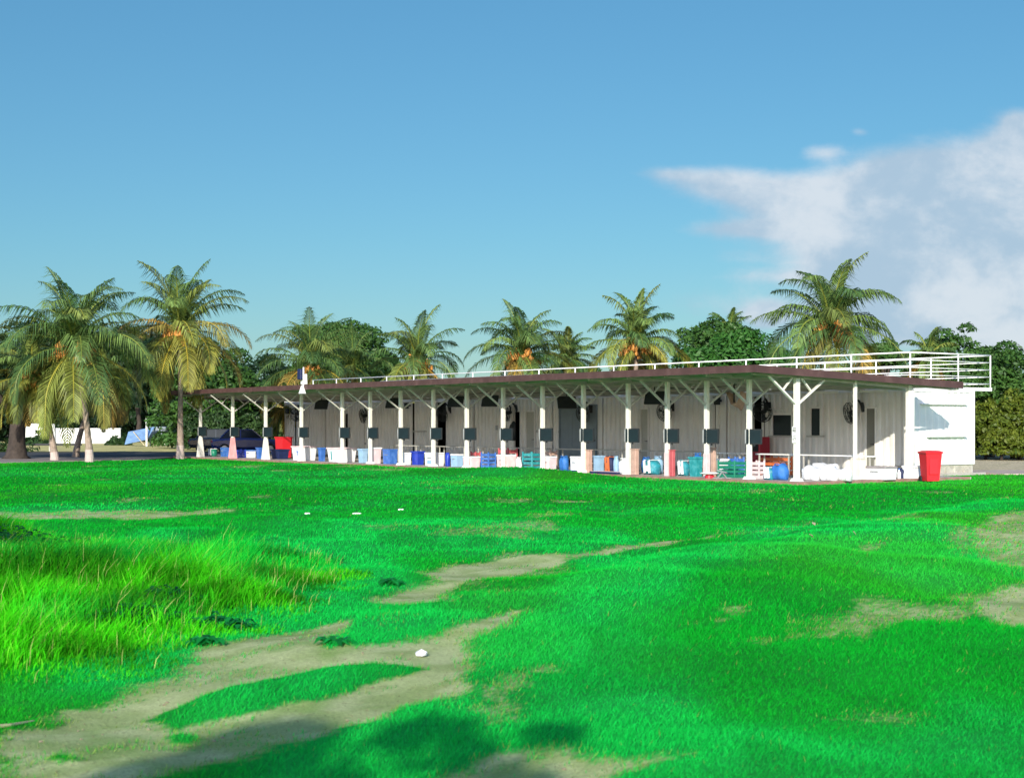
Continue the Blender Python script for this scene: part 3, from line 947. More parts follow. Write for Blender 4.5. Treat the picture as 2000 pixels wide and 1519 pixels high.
def corrugated(x_of, along0, along1, z0, z1, openings, pitch=.30, dep=.08, axis='y'):
    """profile wall; openings in (a0,a1,z0,z1)"""
    b = MB()
    prof = [(0, 0), (.28, 0), (.42, 1), (.58 + .14, 1), (.86, 0), (1, 0)]
    cuts = set()
    a = along0
    pts = []
    k = 0
    while a < along1:
        for q_, h in ((0, 0), (.30, 0), (.42, 1), (.76, 1), (.88, 0)):
            s = along0 + (k + q_) * pitch
            if s < along1: pts.append((s, h * dep))
        k += 1; a = along0 + k * pitch
    pts.append((along1, 0))

    def h_at(s):
        for i in range(len(pts) - 1):
            if pts[i][0] <= s <= pts[i + 1][0]:
                f = (s - pts[i][0]) / max(1e-9, pts[i + 1][0] - pts[i][0]); return pts[i][1] * (1 - f) + pts[i + 1][1] * f
        return 0
    extra = []
    for (a0, a1, _, _) in openings:
        for e in (a0, a1):
            if along0 < e < along1: extra.append((e, h_at(e)))
    pts = sorted(pts + extra)
    for i in range(len(pts) - 1):
        s0, h0 = pts[i]; s1, h1 = pts[i + 1]
        if s1 - s0 < 1e-6: continue
        mid = (s0 + s1) / 2
        spans = [(z0, z1)]
        for (a0, a1, b0, b1) in openings:
            if a0 < mid < a1:
                ns = []
                for (u0, u1) in spans:
                    if b0 > u0: ns.append((u0, min(u1, b0)))
                    if b1 < u1: ns.append((max(u0, b1), u1))
                spans = [s for s in ns if s[1] - s[0] > 1e-4]
        for (u0, u1) in spans:
            if axis == 'y': vs = [(x_of + h0, s0, u0), (x_of + h1, s1, u0), (x_of + h1, s1, u1), (x_of + h0, s0, u1)]
            else: vs = [(s0, x_of + h0, u0), (s1, x_of + h1, u0), (s1, x_of + h1, u1), (s0, x_of + h0, u1)]
            b.add(vs, [(0, 3, 2, 1)])
    return b


def zw(py, px): return zat(py, px, WD)


LEN = tl(557)
openings = []; doors = []; windows = []


def op(pxa, pxb, pya, pyb=None):
    a0 = tl(pxb); a1 = tl(pxa); zt = min(2.86, zw(pya, (pxa + pxb) / 2)); zb = H0 if pyb is None else zw(pyb, (pxa + pxb) / 2)
    openings.append((a0, a1, zb, zt)); return (a0, a1, zb, zt)


seams = [577, 636, 712, 807, 925, 1080, 1178, 1395, 1420, 1612]
for s in seams:
    c_ = tl(s); openings.append((c_ - .035, c_ + .035, H0, H1 - .10))
win1 = op(1508, 1548, 808, 850); win2 = op(1583, 1604, 795, 850)
d_open1 = op(673.5, 682, 806); d_bay = op(853, 874, 784); d_dark = op(1004, 1018, 802)
d_cream = op(1027, 1046, 802); d_blue = op(1093, 1166, 790); d_slim = op(1251, 1268, 797); d_shop = op(1470, 1491, 772); d_end = op(1690, 1712, 795)
b = corrugated(0, 0, LEN, H0, H1 - .1, openings)
b.build('wall', M['wall'], cb)
# top and bottom side rails, corner posts
b = MB()
b.box(-.03, .08, -.02, LEN, H1 - .1, H1)
cuts = sorted([(o_[0], o_[1]) for o_ in openings if o_[2] <= H0 + .01 and o_[1] - o_[0] > .1])
s = 0.
for (a0, a1) in cuts:
    if a0 > s: b.box(-.03, .08, s, a0, 0.03, H0 + .004)
    s = a1
b.box(-.03, .08, s, LEN, .03, H0 + .004)
for (a_) in [0.06, LEN - .06] + [tl(q_) + .1 for q_ in (712, 925, 1178, 1420)]:
    b.box(-.024, .07, a_ - .07, a_ + .07, H0 + .004, H1 - .1)
b.build('wall_frame', M['wall'], cb)
# end wall (near), wide container end
DEEP = 3.70
ops_end = []
b = corrugated(0, 0.10, DEEP, .42, H1 - .1, ops_end, pitch=.34, dep=.02, axis='x')
b.build('end_wall', M['endwall'], cb)
b = MB()
b.box(.0, DEEP + .02, -.03, .06, H1 - .098, H1 + .0)
b.box(.0, .10, -.028, .06, .30, H1 - .098)
b.box(DEEP - .08, DEEP + .02, -.028, .06, .30, H1 - .098)
b.box(.10, DEEP - .08, -.026, .06, .30, .42)
b.build('end_wall_frame', M['endwall'], cb)
# slim ledges casting shadow on the end wall
for (pa, pb, py_, t_) in ((1797, 1886, 789, .10), (1808, 1884, 852, .13)):
    u0 = tat  # noqa
    def dpx(px, t=OT):
        u = (px - 1000) / F
        return (u * (PY + LY * t) - (PX + LX * t)) / (EX - u * EY)
    da, db = dpx(pa) - WD, dpx(pb) - WD
    Zm = PY + LY * OT + EY * (WD + (da + db) / 2)
    zz_ = EYE + (827 - py_) / F * Zm
    b = MB(); b.bbox(da, db, -.03 - t_, -.0, zz_ - .025, zz_ + .012, .006)
    b.build('ledge', M['endwall'], cb)
# back wall and roof deck, interior
b = MB()
b.box(DEEP - .04, DEEP, .06, LEN, .0, H1 - .1)
b.box(0.1, DEEP - .05, LEN - .05, LEN, .03, H1 - .1)
b.build('back_wall', M['wall'], cb)
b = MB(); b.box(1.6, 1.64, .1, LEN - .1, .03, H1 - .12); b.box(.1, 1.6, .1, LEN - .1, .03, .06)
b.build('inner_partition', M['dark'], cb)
b = MB(); b.box(-.02, DEEP + .9, -.05, LEN + .05, H1 + .002, H1 + .09)
b.build('deck', M['white'], cb)
# foundation
b = MB()
b.box(.0, DEEP - .05, .04, .5, -.12, .30)
for k in range(7):
    x0_ = .1 + k * .5
    b.bbox(x0_ + random.uniform(0, .05), x0_ + .46, .0 + random.uniform(-.02, .02), .3, -.12, random.uniform(.14, .27), .02)
b.build('foundation', M['found'], cb)

# doors
def door(o_, m, name='door', handle=True, panels=0):
    a0, a1, z0, z1 = o_
    b = MB()
    b.bbox(.02, .06, a0 + .05, a1 - .05, z0 + .0, z1 - .05, .004)
    if panels:
        for k in range(1, panels):
            y_ = a0 + (a1 - a0) * k / panels
            b.box(.006, .02, y_ - .02, y_ + .02, z0, z1 - .05)
    dr = b.build(name, m, cb)
    b = MB()
    b.box(-.045, .05, a0, a0 + .05, z0 - .0, z1); b.box(-.045, .05, a1 - .05, a1, z0, z1); b.box(-.045, .05, a0 + .05, a1 - .05, z1 - .05, z1)
    b.build('frame', M['wall'] if m is not M['bluedoor'] else M['bluedoor'], dr)
    if handle:
        b = MB(); b.bar((-.03, a0 + .13, 1.02), (-.03, a0 + .25, 1.02), .02); b.box(-.03, .02, a0 + .12, a0 + .14, 1.0, 1.04)
        b.build('handle', M['black'], dr)
    return dr


door(d_cream, M['creamdoor']); door(d_slim, M['creamdoor']); door(d_blue, M['bluedoor'], panels=3); door(d_end, M['door'])
for o_ in (d_open1, d_dark, d_bay, d_shop):
    a0, a1, z0, z1 = o_
    b = MB()
    b.box(-.045, .05, a0, a0 + .05, z0, z1); b.box(-.045, .05, a1 - .05, a1, z0, z1); b.box(-.045, .05, a0 + .05, a1 - .05, z1 - .05, z1)
    b.build('doorway_frame', M['wall'], cb)
for o_ in (win1, win2):
    a0, a1, z0, z1 = o_
    b = MB(); b.box(.03, .04, a0, a1, z0, z1)
    wn = b.build('window', M['glass'], cb)
    b = MB()
    for (ya, yb, za, zb) in ((a0 - .04, a0 + .03, z0, z1), (a1 - .03, a1 + .04, z0, z1), (a0 + .03, a1 - .03, z1 - .05, z1 + .04)):
        b.box(-.05, .045, ya, yb, za, zb)
    b.build('frame', M['wall'], wn)
    b = MB(); b.bbox(-.10, .05, a0 - .12, a1 + .12, z0 - .06, z0 - .002, .006); b.build('sill', M['steel'], wn)
# strip above the first window (open shutter)
b = MB(); b.bar((-.55, win1[0] - .1, win1[3] + .12), (-.04, win1[1] + .2, win1[3] + .20), .05, .04); b.build('shutter_stay', M['white'], cb)
# cables and small switch boxes on the wall
for px_, py_, w_, h_ in ((971, 835, .14, .22), (578, 863, .06, .12), (714, 866, .06, .10), (1050, 842, .06, .10), (1093, 843, .06, .1)):
    b = MB(); y_ = tl(px_); z_ = zw(py_, px_); b.bbox(-.05, .03, y_ - w_ / 2, y_ + w_ / 2, z_ - h_ / 2, z_ + h_ / 2, .008); b.build('switch_box', M['greyedge'], cb)
b = MB()
y_ = tl(880); b.bbox(-.16, .02, tl(834), tl(812), zw(842, 823) - .03, zw(842, 823) + .02, .006)
b.build('wall_shelf', M['steel'], cb)

# railing
ra = empty('roof_railing', B(2.2, 7.96), ROT, 'white metal railing round the flat roof above the containers', 'railing')
DR = 12.4 - 7.96
RT = 4.21
RL = tat(612, 7.96) - OT
hs = [RT - .0, RT - .26, RT - .52, RT - .78, RT - 1.03]


def rbar(pts, r, name):
    b = MB(); b.tube(pts, r, 6); b.build(name, M['rail'], ra, smooth=True)


zb = H1 + .09
for i, z in enumerate(hs):
    r = .026 if i == 0 else .016
    rbar([(0, 0, z), (0, RL, z)], r, 'rail')
    rbar([(DR, 0, z), (DR, RL, z)], r, 'rail')
    rbar([(0, 0, z), (DR, 0, z)], r, 'rail')
k = 0
yy = 0.
while yy <= RL + .1:
    for xx in (0, DR):
        rbar([(xx, yy, zb), (xx, yy, RT)], .028, 'rail_post')
    yy += RL / 16
for xx in (DR * .47 * 1.25,):
    rbar([(xx, 0, zb), (xx, 0, RT)], .026, 'rail_post')
b = MB(); b.bar((0, -.02, zb - .06), (DR + .03, -.02, zb - .06), .06, .12); b.bar((DR, -.02, zb - .06), (DR, 8, zb - .06), .06, .12)
b.build('edge_beam', M['rail'], ra)

# roof mast at the left end of the railing
t_m = tat(608, 0) if False else tat(607, -1.2)
mm_ = empty('roof_mast', B(t_m, dfront(t_m) + .0, 3.4), ROT, 'short white mast with dark box on the left roof edge', 'mast')
b = MB(); b.tube([(-.03, 0, -.28), (-.03, 0, .85)], .035, 8); b.build('pole', M['white'], mm_)
b = MB(); b.frustum(.10, .16, .03, .05, -.32, .05, m=Matrix.Translation((-.09, 0, 0))); b.build('bracket', M['white'], mm_)
b = MB(); b.frustum(.05, .22, .04, .2, .1, .55, m=Matrix.Translation((.06, .12, 0))); b.build('back_plate', M['white'], mm_)
b = MB(); b.bbox(-.16, .04, .05, .36, .30, .78, .03); b.build('speaker_box', M['bagnavy'], mm_)

#SECTION fittings
# ------------------------------------------------------------------ post screens
def make_screen():
    r = empty('post_screen', (0, 0, 0), 0)
    b = MB(); b.bbox(-.065, .0, -.26, .26, -.24, .24, .012); b.build('housing', M['black'], r)
    b = MB(); b.box(-.070, -.0655, -.22, .22, -.20, .20); b.build('panel', M['screen'], r)
    b = MB(); b.bar((0.01, .0, .0), (.14, .20, 0), .05, .08); b.bar((-.03, 0, -.24), (-.03, 0, -.30), .05, .04); b.build('bracket', M['black'], r)
    b = MB(); b.box(-.064, .002, .262, .30, -.22, .22); b.build('side_strip', M['greyedge'], r)
    return r


scr0 = make_screen()
for i, t in enumerate(POST_T[:-1]):
    o = scr0 if i == 0 else copy_tree(scr0)
    px = 1000 + F * B(t, 0).x / B(t, 0).y
    s = 1.0
    # box hangs on the outer face of the post, swung towards the right
    yaw = ROT + R(48)
    w_pos = B(t, -.12)
    o.location = (w_pos.x + .25, w_pos.y - .03, 1.34)
    # face the field: local -x looks to the camera side
    o.rotation_euler = (0, 0, R(62) + random.uniform(-.06, .06))
    tag(o, 'square dark screen box on the %s white post from the left end' % ordinal(i + 1), 'screen', 'dark screens on the shelter posts')


# hanging monitors
def make_monitor(m):
    r = empty('hanging_monitor', (0, 0, 0))
    b = MB(); b.bbox(-.04, .04, -.38, .38, -.24, .24, .012, Matrix.Rotation(R(18), 4, 'Y')); b.build('screen', m, r)
    b = MB(); b.tube([(.02, .0, .15), (.0, .0, .78)], .022, 6); b.bar((.0, -.12, .12), (.0, .12, .12), .05, .06); b.build('hanger', M['black'], r)
    return r


mons = [(628, 790, 3.0, 40), (767, 787, 2.6, 30), (890, 784, 2.0, 34), (957, 783, 2.0, 36), (1107, 786, 2.0, 88), (1278, 777, 2.0, 34)]
names = ['between the fourth and fifth posts', 'left of the seventh post', 'just left of the ninth post', 'just left of the tenth post', 'above the bluish double door, turned square on', 'above the slim cream door']
mon0 = make_monitor(M['black'])
for i, (px, py, d, yaw) in enumerate(mons):
    o = mon0 if i == 0 else copy_tree(mon0)
    p_ = B(tat(px, d), d); o.location = (p_.x, p_.y, zat(py, px, d)); o.rotation_euler = (0, 0, R(yaw) + ROT * .6)
    tag(o, 'black monitor hung under the roof ' + names[i], 'monitor', 'monitors hanging under the shelter roof')
# folded canvas thing hanging in the second bay from the right
d = 2.0; px, py = 1438, 783; p_ = B(tat(px, d), d)
r = empty('hanging_canvas', (p_.x, p_.y, zat(py, px, d)), ROT, 'tan canvas sling hanging under the roof beside the last bays', 'canvas sling')
b = MB()
vs = []; nn_ = 12
for j in range(5):
    for k in range(nn_ + 1):
        a = k / nn_
        vs.append((-.15 + .09 * j + .03 * math.sin(a * 9 + j), -.34 + .68 * a, .30 - .42 * math.sin(math.pi * a) ** .7 - .08 * j * (.6 - abs(a - .5)) + .02 * math.sin(a * 17 + j * 2)))
fs = [(j * (nn_ + 1) + k, j * (nn_ + 1) + k + 1, (j + 1) * (nn_ + 1) + k + 1, (j + 1) * (nn_ + 1) + k) for j in range(4) for k in range(nn_)]
b.add(vs, fs); o = b.build('canvas', M['cloth'], r, smooth=True)
sm = o.modifiers.new('s', 'SOLIDIFY'); sm.thickness = .02
b = MB(); b.tube([(0, .1, -.05), (0, .1, .62)], .03, 6); b.build('strap', M['black'], r)


# wall fans
def make_fan():
    r = empty('wall_fan', (0, 0, 0))
    b = MB()
    for rr, x_ in ((.33, -.10), (.28, -.17), (.18, -.20), (.33, -.02), (.22, .03)):
        pts = [(x_, rr * math.cos(a * math.pi / 12), rr * math.sin(a * math.pi / 12)) for a in range(25)]
        b.tube(pts, .010, 4, False)
    for k in range(20):
        a = k * math.pi / 10; c_, s_ = math.cos(a), math.sin(a)
        b.tube([(-.21, .05 * c_, .05 * s_), (-.17, .28 * c_, .28 * s_), (-.06, .335 * c_, .335 * s_), (.03, .2 * c_, .2 * s_)], .0045, 3, False)
    b.build('guard', M['black'], r)
    b = MB()
    for k in range(3):
        a = k * 2.094 + .4
        for j in range(1):
            pts = []
            for (rr, da, xx) in ((.05, -.3, -.06), (.28, -.35, -.04), (.30, .25, -.10), (.05, .4, -.10)):
                pts.append((xx, rr * math.cos(a + da), rr * math.sin(a + da)))
            pts += [(x_ + .008, y_, z_) for x_, y_, z_ in pts]
            b.add(pts, [(0, 1, 2, 3), (7, 6, 5, 4), (0, 4, 5, 1), (1, 5, 6, 2), (2, 6, 7, 3), (3, 7, 4, 0)])
    b.build('blades', M['black'], r)
    b = MB(); b.lathe([(.05, -.09), (.075, -.02), (.075, .10), (.04, .16)], 12, Matrix.Rotation(R(90), 4, 'Y')); b.build('motor', M['black'], r)
    b = MB(); b.tube([(.10, 0, .02), (.14, 0, .20), (.10, 0, .34), (.2, 0, .40), (.30, 0, .30), (.36, 0, .1)], .035, 8); b.bbox(.33, .40, -.09, .09, -.05, .25, .01); b.build('arm', M['black'], r)
    return r


fan0 = make_fan()
fans = [(579, 809, 20, 'near the left end of the container wall'), (711, 812, -35, 'left of the sixth post'), (866, 808, 0, 'in front of the tall dark opening'), (992, 806, -30, 'beside the tenth post and the dark doorway'),
        (1141, 808, 0, 'in front of the bluish double door'), (1300, 804, 0, 'behind the fourteenth post'), (1491, 804, 15, 'left of the first window'), (1664, 806, -30, 'left of the grey end door')]
for i, (px, py, yaw, lb) in enumerate(fans):
    o = fan0 if i == 0 else copy_tree(fan0)
    d = WD - .36; p_ = B(tat(px, d), d); o.location = (p_.x, p_.y, zat(py, px, d)); o.rotation_euler = (R(0), R(-12), ROT + R(yaw))
    o.scale = (1.15,) * 3
    tag(o, 'black wall fan ' + lb, 'fan', 'black fans on the container wall')
# small flood lights / speakers on the wall
fl0 = None
for i, (px, py, lb) in enumerate(((796, 792, 'above the plain stretch beside the seventh post'), (1403, 783, 'between the last seams right of centre'), (563, 803, 'at the far left end of the wall'), (752, 778, 'high behind the hanging monitor left of the seventh post'))):
    if fl0 is None:
        fl0 = empty('wall_lamp', (0, 0, 0))
        b = MB(); b.bbox(-.14, .0, -.12, .12, -.15, .12, .012); b.build('housing', M['black'], fl0)
        b = MB(); b.box(-.16, .0, -.15, .15, .125, .15); b.build('hood', M['black'], fl0)
        b = MB(); b.box(.0, .18, -.03, .03, -.03, .05); b.build('bracket', M['black'], fl0)
        o = fl0
    else: o = copy_tree(fl0)
    d = WD - .16; p_ = B(tat(px, d), d); o.location = (p_.x, p_.y, zat(py, px, d)); o.rotation_euler = (0, 0, ROT)
    tag(o, 'small black wall lamp ' + lb, 'lamp', 'small lamps on the container wall')

# sign board on the corner post
sg = empty('post_sign', (*(B(0, -.085)[:2]), 1.2), ROT, 'narrow white sign board with dark marks on the corner post', 'sign')
za, zb_ = zat(833, 1557, 0) - 1.2, zat(865, 1557, 0) - 1.2
b = MB(); b.bbox(-.03, -.005, -.11, .09, zb_, za, .004); b.build('board', M['white'], sg)
b = MB()
H_ = za - zb_
def mk(y0, y1, f0, f1): b.box(-.034, -.0305, y0, y1, zb_ + H_ * f0, zb_ + H_ * f1)
mk(-.08, .05, .90, .935); mk(-.08, .05, .83, .85); mk(-.06, -.035, .66, .82); mk(-.01, .01, .66, .82); mk(.03, .05, .70, .82); mk(-.06, .05, .74, .76)
mk(-.08, .05, .42, .44); mk(-.06, -.045, .18, .36); mk(-.015, .05, .34, .36); mk(-.015, 0., .28, .36); mk(-.015, .05, .26, .28); mk(.035, .05, .18, .27); mk(-.015, .05, .18, .20)
b.build('lettering', M['black'], sg)

#SECTION items
# ------------------------------------------------------------------ things along the tee line
def place(name, label, cat, px, d, group=None, rz=0., zoff=0.):
    p_ = B(tat(px, d), d)
    return empty(name, (p_.x, p_.y, .004 + zoff), ROT + rz, label, cat, group)


def dims(px, d, wpx):
    A = wpx / F * depth(px, d); return .30 * A, .435 * A        # half depth, half length


def tub(label, x0, x1, ytop, m, d=.55, lid=None, badge=None, cat='tub', name='storage_tub', group='plastic tubs along the tee line', taper=.86, rimm=None, h=None):
    px = (x0 + x1) / 2; hd, hl = dims(px, d, x1 - x0)
    Hh_ = (h or zat(ytop, px, d)) * (.90 if not h else 1)
    r = place(name, label, cat, px, d + hd, group)
    b = MB(); b.frustum(hd * taper, hl * taper, hd, hl, 0, Hh_, .025, True); b.build('body', m, r)
    b = MB()
    e = .03
    for (xa, xb, ya, yb) in ((-hd - e, -hd + .005, -hl - e, hl + e), (hd - .005, hd + e, -hl - e, hl + e), (-hd + .005, hd - .005, -hl - e, -hl + .005), (-hd + .005, hd - .005, hl - .005, hl + e)):
        b.box(xa, xb, ya, yb, Hh_ - .05, Hh_ + .012)
    b.build('rim', rimm or m, r)
    if lid:
        b = MB(); b.bbox(-hd - .04, hd + .04, -hl - .04, hl + .04, Hh_ + .014, Hh_ + .07, .012); b.build('lid', lid, r)
    if badge:
        b = MB(); s_ = (hd - hd * taper) / Hh_
        mtx = Matrix.Translation((-hd * taper - .004 - s_ * Hh_ * .6, 0, Hh_ * .62)) @ Matrix.Rotation(-math.atan(s_), 4, 'Y')
        for (ya, yb, za_, zc_) in badge[1]: b.box(-.006, .002, ya * hl, yb * hl, za_ * Hh_, zc_ * Hh_, mtx)
        b.build('emblem', badge[0], r)
    return r


def crate(label, x0, x1, ytop, m, d=.6, z0=0., name='crate', cat='crate', group='crates along the tee line', h=None):
    px = (x0 + x1) / 2; hd, hl = dims(px, d, x1 - x0)
    Ht = (h or zat(ytop, px, d)) - z0
    r = place(name, label, cat, px, d + hd, group, zoff=z0 + (.075 if z0 else 0))
    b = MB(); t_ = .02
    b.box(-hd, hd, -hl, hl, 0, .02)
    for s_ in (-1, 1):
        for k in range(4):
            za_ = .02 + (Ht - .02) * k / 4; zc_ = za_ + (Ht - .02) / 4 * .68
            b.box(min(s_ * hd, s_ * (hd - t_)), max(s_ * hd, s_ * (hd - t_)), -hl + t_, hl - t_, za_, zc_)
            b.box(-hd + t_, hd - t_, min(s_ * hl, s_ * (hl - t_)), max(s_ * hl, s_ * (hl - t_)), za_, zc_)
    b.build('slatted_body', m, r)
    for sx in (-1, 1):
        for sy in (-1, 1):
            b = MB(); b.bbox(sx * hd - .025, sx * hd + .025, sy * hl - .025, sy * hl + .025, 0.0, Ht + .01, .006)
            b.build('corner_post', m, r)
    return r


def chest(label, x0, x1, ytop, m, lidm, d=.55, name='cooler_box', cat='cooler', group='chests along the tee line', mark=None, h=None):
    px = (x0 + x1) / 2; hd, hl = dims(px, d, x1 - x0)
    Ht = (h or zat(ytop, px, d)) * .90
    r = place(name, label, cat, px, d + hd, group)
    b = MB(); b.frustum(hd * .93, hl * .93, hd, hl, 0, Ht - .07); b.build('body', m, r)
    b = MB(); b.bbox(-hd - .02, hd + .02, -hl - .02, hl + .02, Ht - .066, Ht, .015); b.build('lid', lidm, r)
    b = MB(); b.bar((-hd - .03, -hl * .35, Ht * .62), (-hd - .03, hl * .35, Ht * .62), .025); b.box(-hd - .03, -hd * .9, -hl * .36, -hl * .33, Ht * .6, Ht * .64); b.box(-hd - .03, -hd * .9, hl * .33, hl * .36, Ht * .6, Ht * .64)
    b.build('handle', M['greyedge'], r)
    if mark:
        b = MB(); mtx = Matrix.Translation((-hd * .955 - .008, 0, 0))
        for (ya, yb, za_, zc_) in mark[1]: b.box(-.006, .03, ya * hl, yb * hl, za_ * Ht, zc_ * Ht, mtx)
        b.build('marking', mark[0], r)
    return r


def lump(label, x0, x1, ytop, m, d=.8, name='bag', cat='bag', group='bags along the tee line', seed=1, handles=True, top=None, h=None, z0=0., band=None):
    px = (x0 + x1) / 2; hd, hl = dims(px, d, x1 - x0)
    Ht = (h or zat(ytop, px, d) - z0) * .84
    r = place(name, label, cat, px, d + hd, group, zoff=z0)
    rd = random.Random(seed)
    b = MB(); n1_, n2_ = 16, 13
    vs = []
    ph = [rd.uniform(0, 6) for _ in range(6)]
    horiz = (x1 - x0) > 20
    if horiz:                                   # lying holdall or sack: sections along its length
        for j in range(n2_):
            u = -1 + 2 * j / (n2_ - 1)
            sc_ = (1 - abs(u) ** (3.5 if handles else 8) * (.62 if handles else .35)) * (1 + .05 * math.sin(u * 7 + ph[3]) + .04 * math.sin(u * 13 + ph[4]))
            sag = 1 - .10 * (1 + math.sin(u * 4 + ph[5])) * (1 if handles else 1.8)
            for k in range(n1_):
                a = 2 * math.pi * k / n1_
                c_, s_ = math.cos(a), math.sin(a); ex = 3.4 if handles else 7; e = 1 / (abs(c_) ** ex + abs(s_) ** ex) ** (1 / ex)
                w_ = 1 + .05 * math.sin(3 * a + ph[0] + u * 5) + .04 * math.sin(5 * a + ph[1] - u * 8)
                vs.append((c_ * e * hd * sc_ * w_, u * hl, Ht * (.5 + .5 * s_ * e * (sc_ * w_ * sag if s_ > 0 else 1))))
    else:
        for j in range(n2_):
            v_ = j / (n2_ - 1)
            rad = (.94 + .08 * math.sin(v_ * 3.1)) * (1 - .5 * max(0, (v_ - .6) / .4) ** 3)
            for k in range(n1_):
                a = 2 * math.pi * k / n1_
                c_, s_ = math.cos(a), math.sin(a); e = 1 / (abs(c_) ** 5 + abs(s_) ** 5) ** (1 / 5)
                w_ = 1 + .08 * math.sin(3 * a + ph[0] + v_ * 4) + .06 * math.sin(5 * a + ph[1] - v_ * 7)
                vs.append((c_ * e * hd * rad * w_, s_ * e * hl * rad * w_, Ht * v_ * (1 + .06 * math.sin(2 * a + ph[2]) * v_)))
    fs = [(j * n1_ + k, j * n1_ + (k + 1) % n1_, (j + 1) * n1_ + (k + 1) % n1_, (j + 1) * n1_ + k) for j in range(n2_ - 1) for k in range(n1_)]
    fs += [tuple(range(n1_ - 1, -1, -1)), tuple((n2_ - 1) * n1_ + k for k in range(n1_))]
    b.add(vs, fs); b.build('body', m, r, smooth=True)
    if handles:
        for s_ in (-1, 1):
            b = MB(); b.tube([(s_ * hd * .45, -hl * .4, Ht * .93), (s_ * hd * .75, -hl * .25, Ht * 1.02), (s_ * hd * .75, hl * .25, Ht * 1.02), (s_ * hd * .45, hl * .4, Ht * .93)], .018, 6)
            b.build('handle', top or m, r)
    if band:
        b = MB()
        if horiz:
            for yy_ in (-.35, .35):
                b.bar((-hd * 1.06, yy_ * hl - .05, .05), (-hd * 1.02, yy_ * hl, Ht * .95), .10, .02)
                b.bar((-hd * .9, yy_ * hl, Ht * .99), (hd * .9, yy_ * hl, Ht * .99), .10, .02)
            b.bbox(-hd * 1.12, -hd * 1.0, -hl * .30, hl * .22, Ht * .22, Ht * .62, .01)
        else:
            b.bbox(-hd * 1.1, -hd * .98, -hl * .6, hl * .6, Ht * .3, Ht * .62, .01)
        b.build('stripe', band, r)
    return r


def mat_board(label, x0, x1, ytop, m, d=.3, name='leaning_board', cat='board', h=None):
    px = (x0 + x1) / 2; hd, hl = dims(px, d, x1 - x0)
    Ht = h or zat(ytop, px, d)
    r = place(name, label, cat, px, d + hd)
    b = MB(); b.bbox(-hd, hd, -hl, hl, 0, Ht, .012); b.build('cabinet', m, r)
    b = MB(); b.bbox(-hd - .02, hd + .02, -hl - .02, hl + .02, Ht + .001, Ht + .03, .008); b.build('top', m, r)
    b = MB(); b.box(-hd - .012, -hd - .001, -hl * .8, hl * .8, Ht * .12, Ht * .9); b.build('panel', m, r)
    return r


emb = [(-.15, .15, -.1, .0), (-.15, -.05, .02, .09), (.05, .15, .02, .09), (-.12, .12, -.24, -.16)]
# left bays
lump('green duffel bag with white top beside the first post', 404, 428, 874, M['green'], d=.9, seed=3, top=M['tubwhite'], band=M['tubwhite'])
chest('small blue chest left of the pink based post', 430, 448, 872, M['tubblue'], M['tubblue'], d=1.2)
crate('low dark blue crate in the second bay from the left', 459, 480, 878, M['deepblue'], d=.8)
chest('pale white chest in the second bay from the left', 480, 500, 877, M['tubwhite'], M['tubblue'], d=1.1)
tub('bright blue tub left of the third post', 500, 513, 872, M['tubblue'], d=.6)
tub('dark blue low tub right of the third post', 528, 566, 876, M['bagnavy'], d=.9)
tub('bright red tub raised at the far end of the fourth bay', 536, 572, 855, M['red'], d=2.6, h=1.05)
tub('white wide tub with blue emblem at the fourth post', 568, 620, 869, M['tubwhite'], d=.45, badge=(M['tubblue'], emb), rimm=M['tubpink'])
tub('narrow blue tub between two wide white tubs', 621, 636, 872, M['tubblue'], d=.6)
tub('widest white tub with teal emblem left of the fifth post', 637, 698, 872, M['tubwhite'], d=.40, badge=(M['teal'], [(.35, .5, -.5, .15)]), rimm=M['tubpink'])
tub('pale blue tub right of the widest white tub', 699, 719, 874, M['paleblue'], d=.6)
tub('white tub with pink stain at the sixth post', 721, 745, 871, M['tubpink'], d=.25, rimm=M['tubwhite'])
chest('blue chest right of the sixth post', 747, 777, 874, M['tubblue'], M['tubblue'], d=.5)
chest('white box with grey mark at the seventh post', 779, 803, 881, M['tubwhite'], M['tubwhite'], d=.3, mark=(M['greylid'], [(-.1, .1, .2, .6)]))
tub('deep blue tub right of the seventh post', 803, 829, 879, M['deepblue'], d=.7)
chest('white chest with pale blue panel left of the eighth post', 829, 868, 881, M['tubwhite'], M['tubwhite'], d=.3, mark=(M['paleblue'], [(-.6, .5, .15, .42)]))
lump('upright bright blue golf bag right of the eighth post', 868, 880, 880, M['deepblue'], d=.5, seed=7)
chest('long pale blue cooler left of the ninth post', 880, 905, 884, M['paleblue'], M['tubwhite'], d=.5)
chest('pinkish white box with grey print at the ninth post', 904, 938, 889, M['tubpink'], M['tubwhite'], d=.1, mark=(M['greylid'], [(-.5, .5, .25, .32), (-.4, .3, .40, .46)]))
crate('small faded red crate raised beside the ninth post', 920, 938, 875, M['redcrate'], d=.8, h=.62)
crate('blue slatted crate between ninth and tenth posts', 940, 968, 884, M['tubblue'], d=.4)
chest('large white box at the tenth post with mauve print', 970, 1008, 885, M['tubpink'], M['tubwhite'], d=.1, mark=(M['redcrate'], [(-.5, .5, .12, .16), (-.3, .4, .3, .34)]))
crate('faded red crate stacked behind the large white box', 974, 1010, 872, M['redcrate'], d=.7, h=.78)
lump('white carrier bag right of the tenth post', 1006, 1020, 889, M['sack'], d=.1, seed=9)
crate('teal slatted basket between tenth and eleventh posts', 1021, 1056, 883, M['teal'], d=.7)
chest('pinkish white box at the eleventh post', 1057, 1087, 888, M['tubpink'], M['tubwhite'], d=.1, mark=(M['greylid'], [(-.3, -.2, .5, .6), (0, .5, .3, .36)]))
crate('dull brown slatted crate behind the eleventh post box', 1063, 1087, 875, M['tan'], d=.9, h=.74)
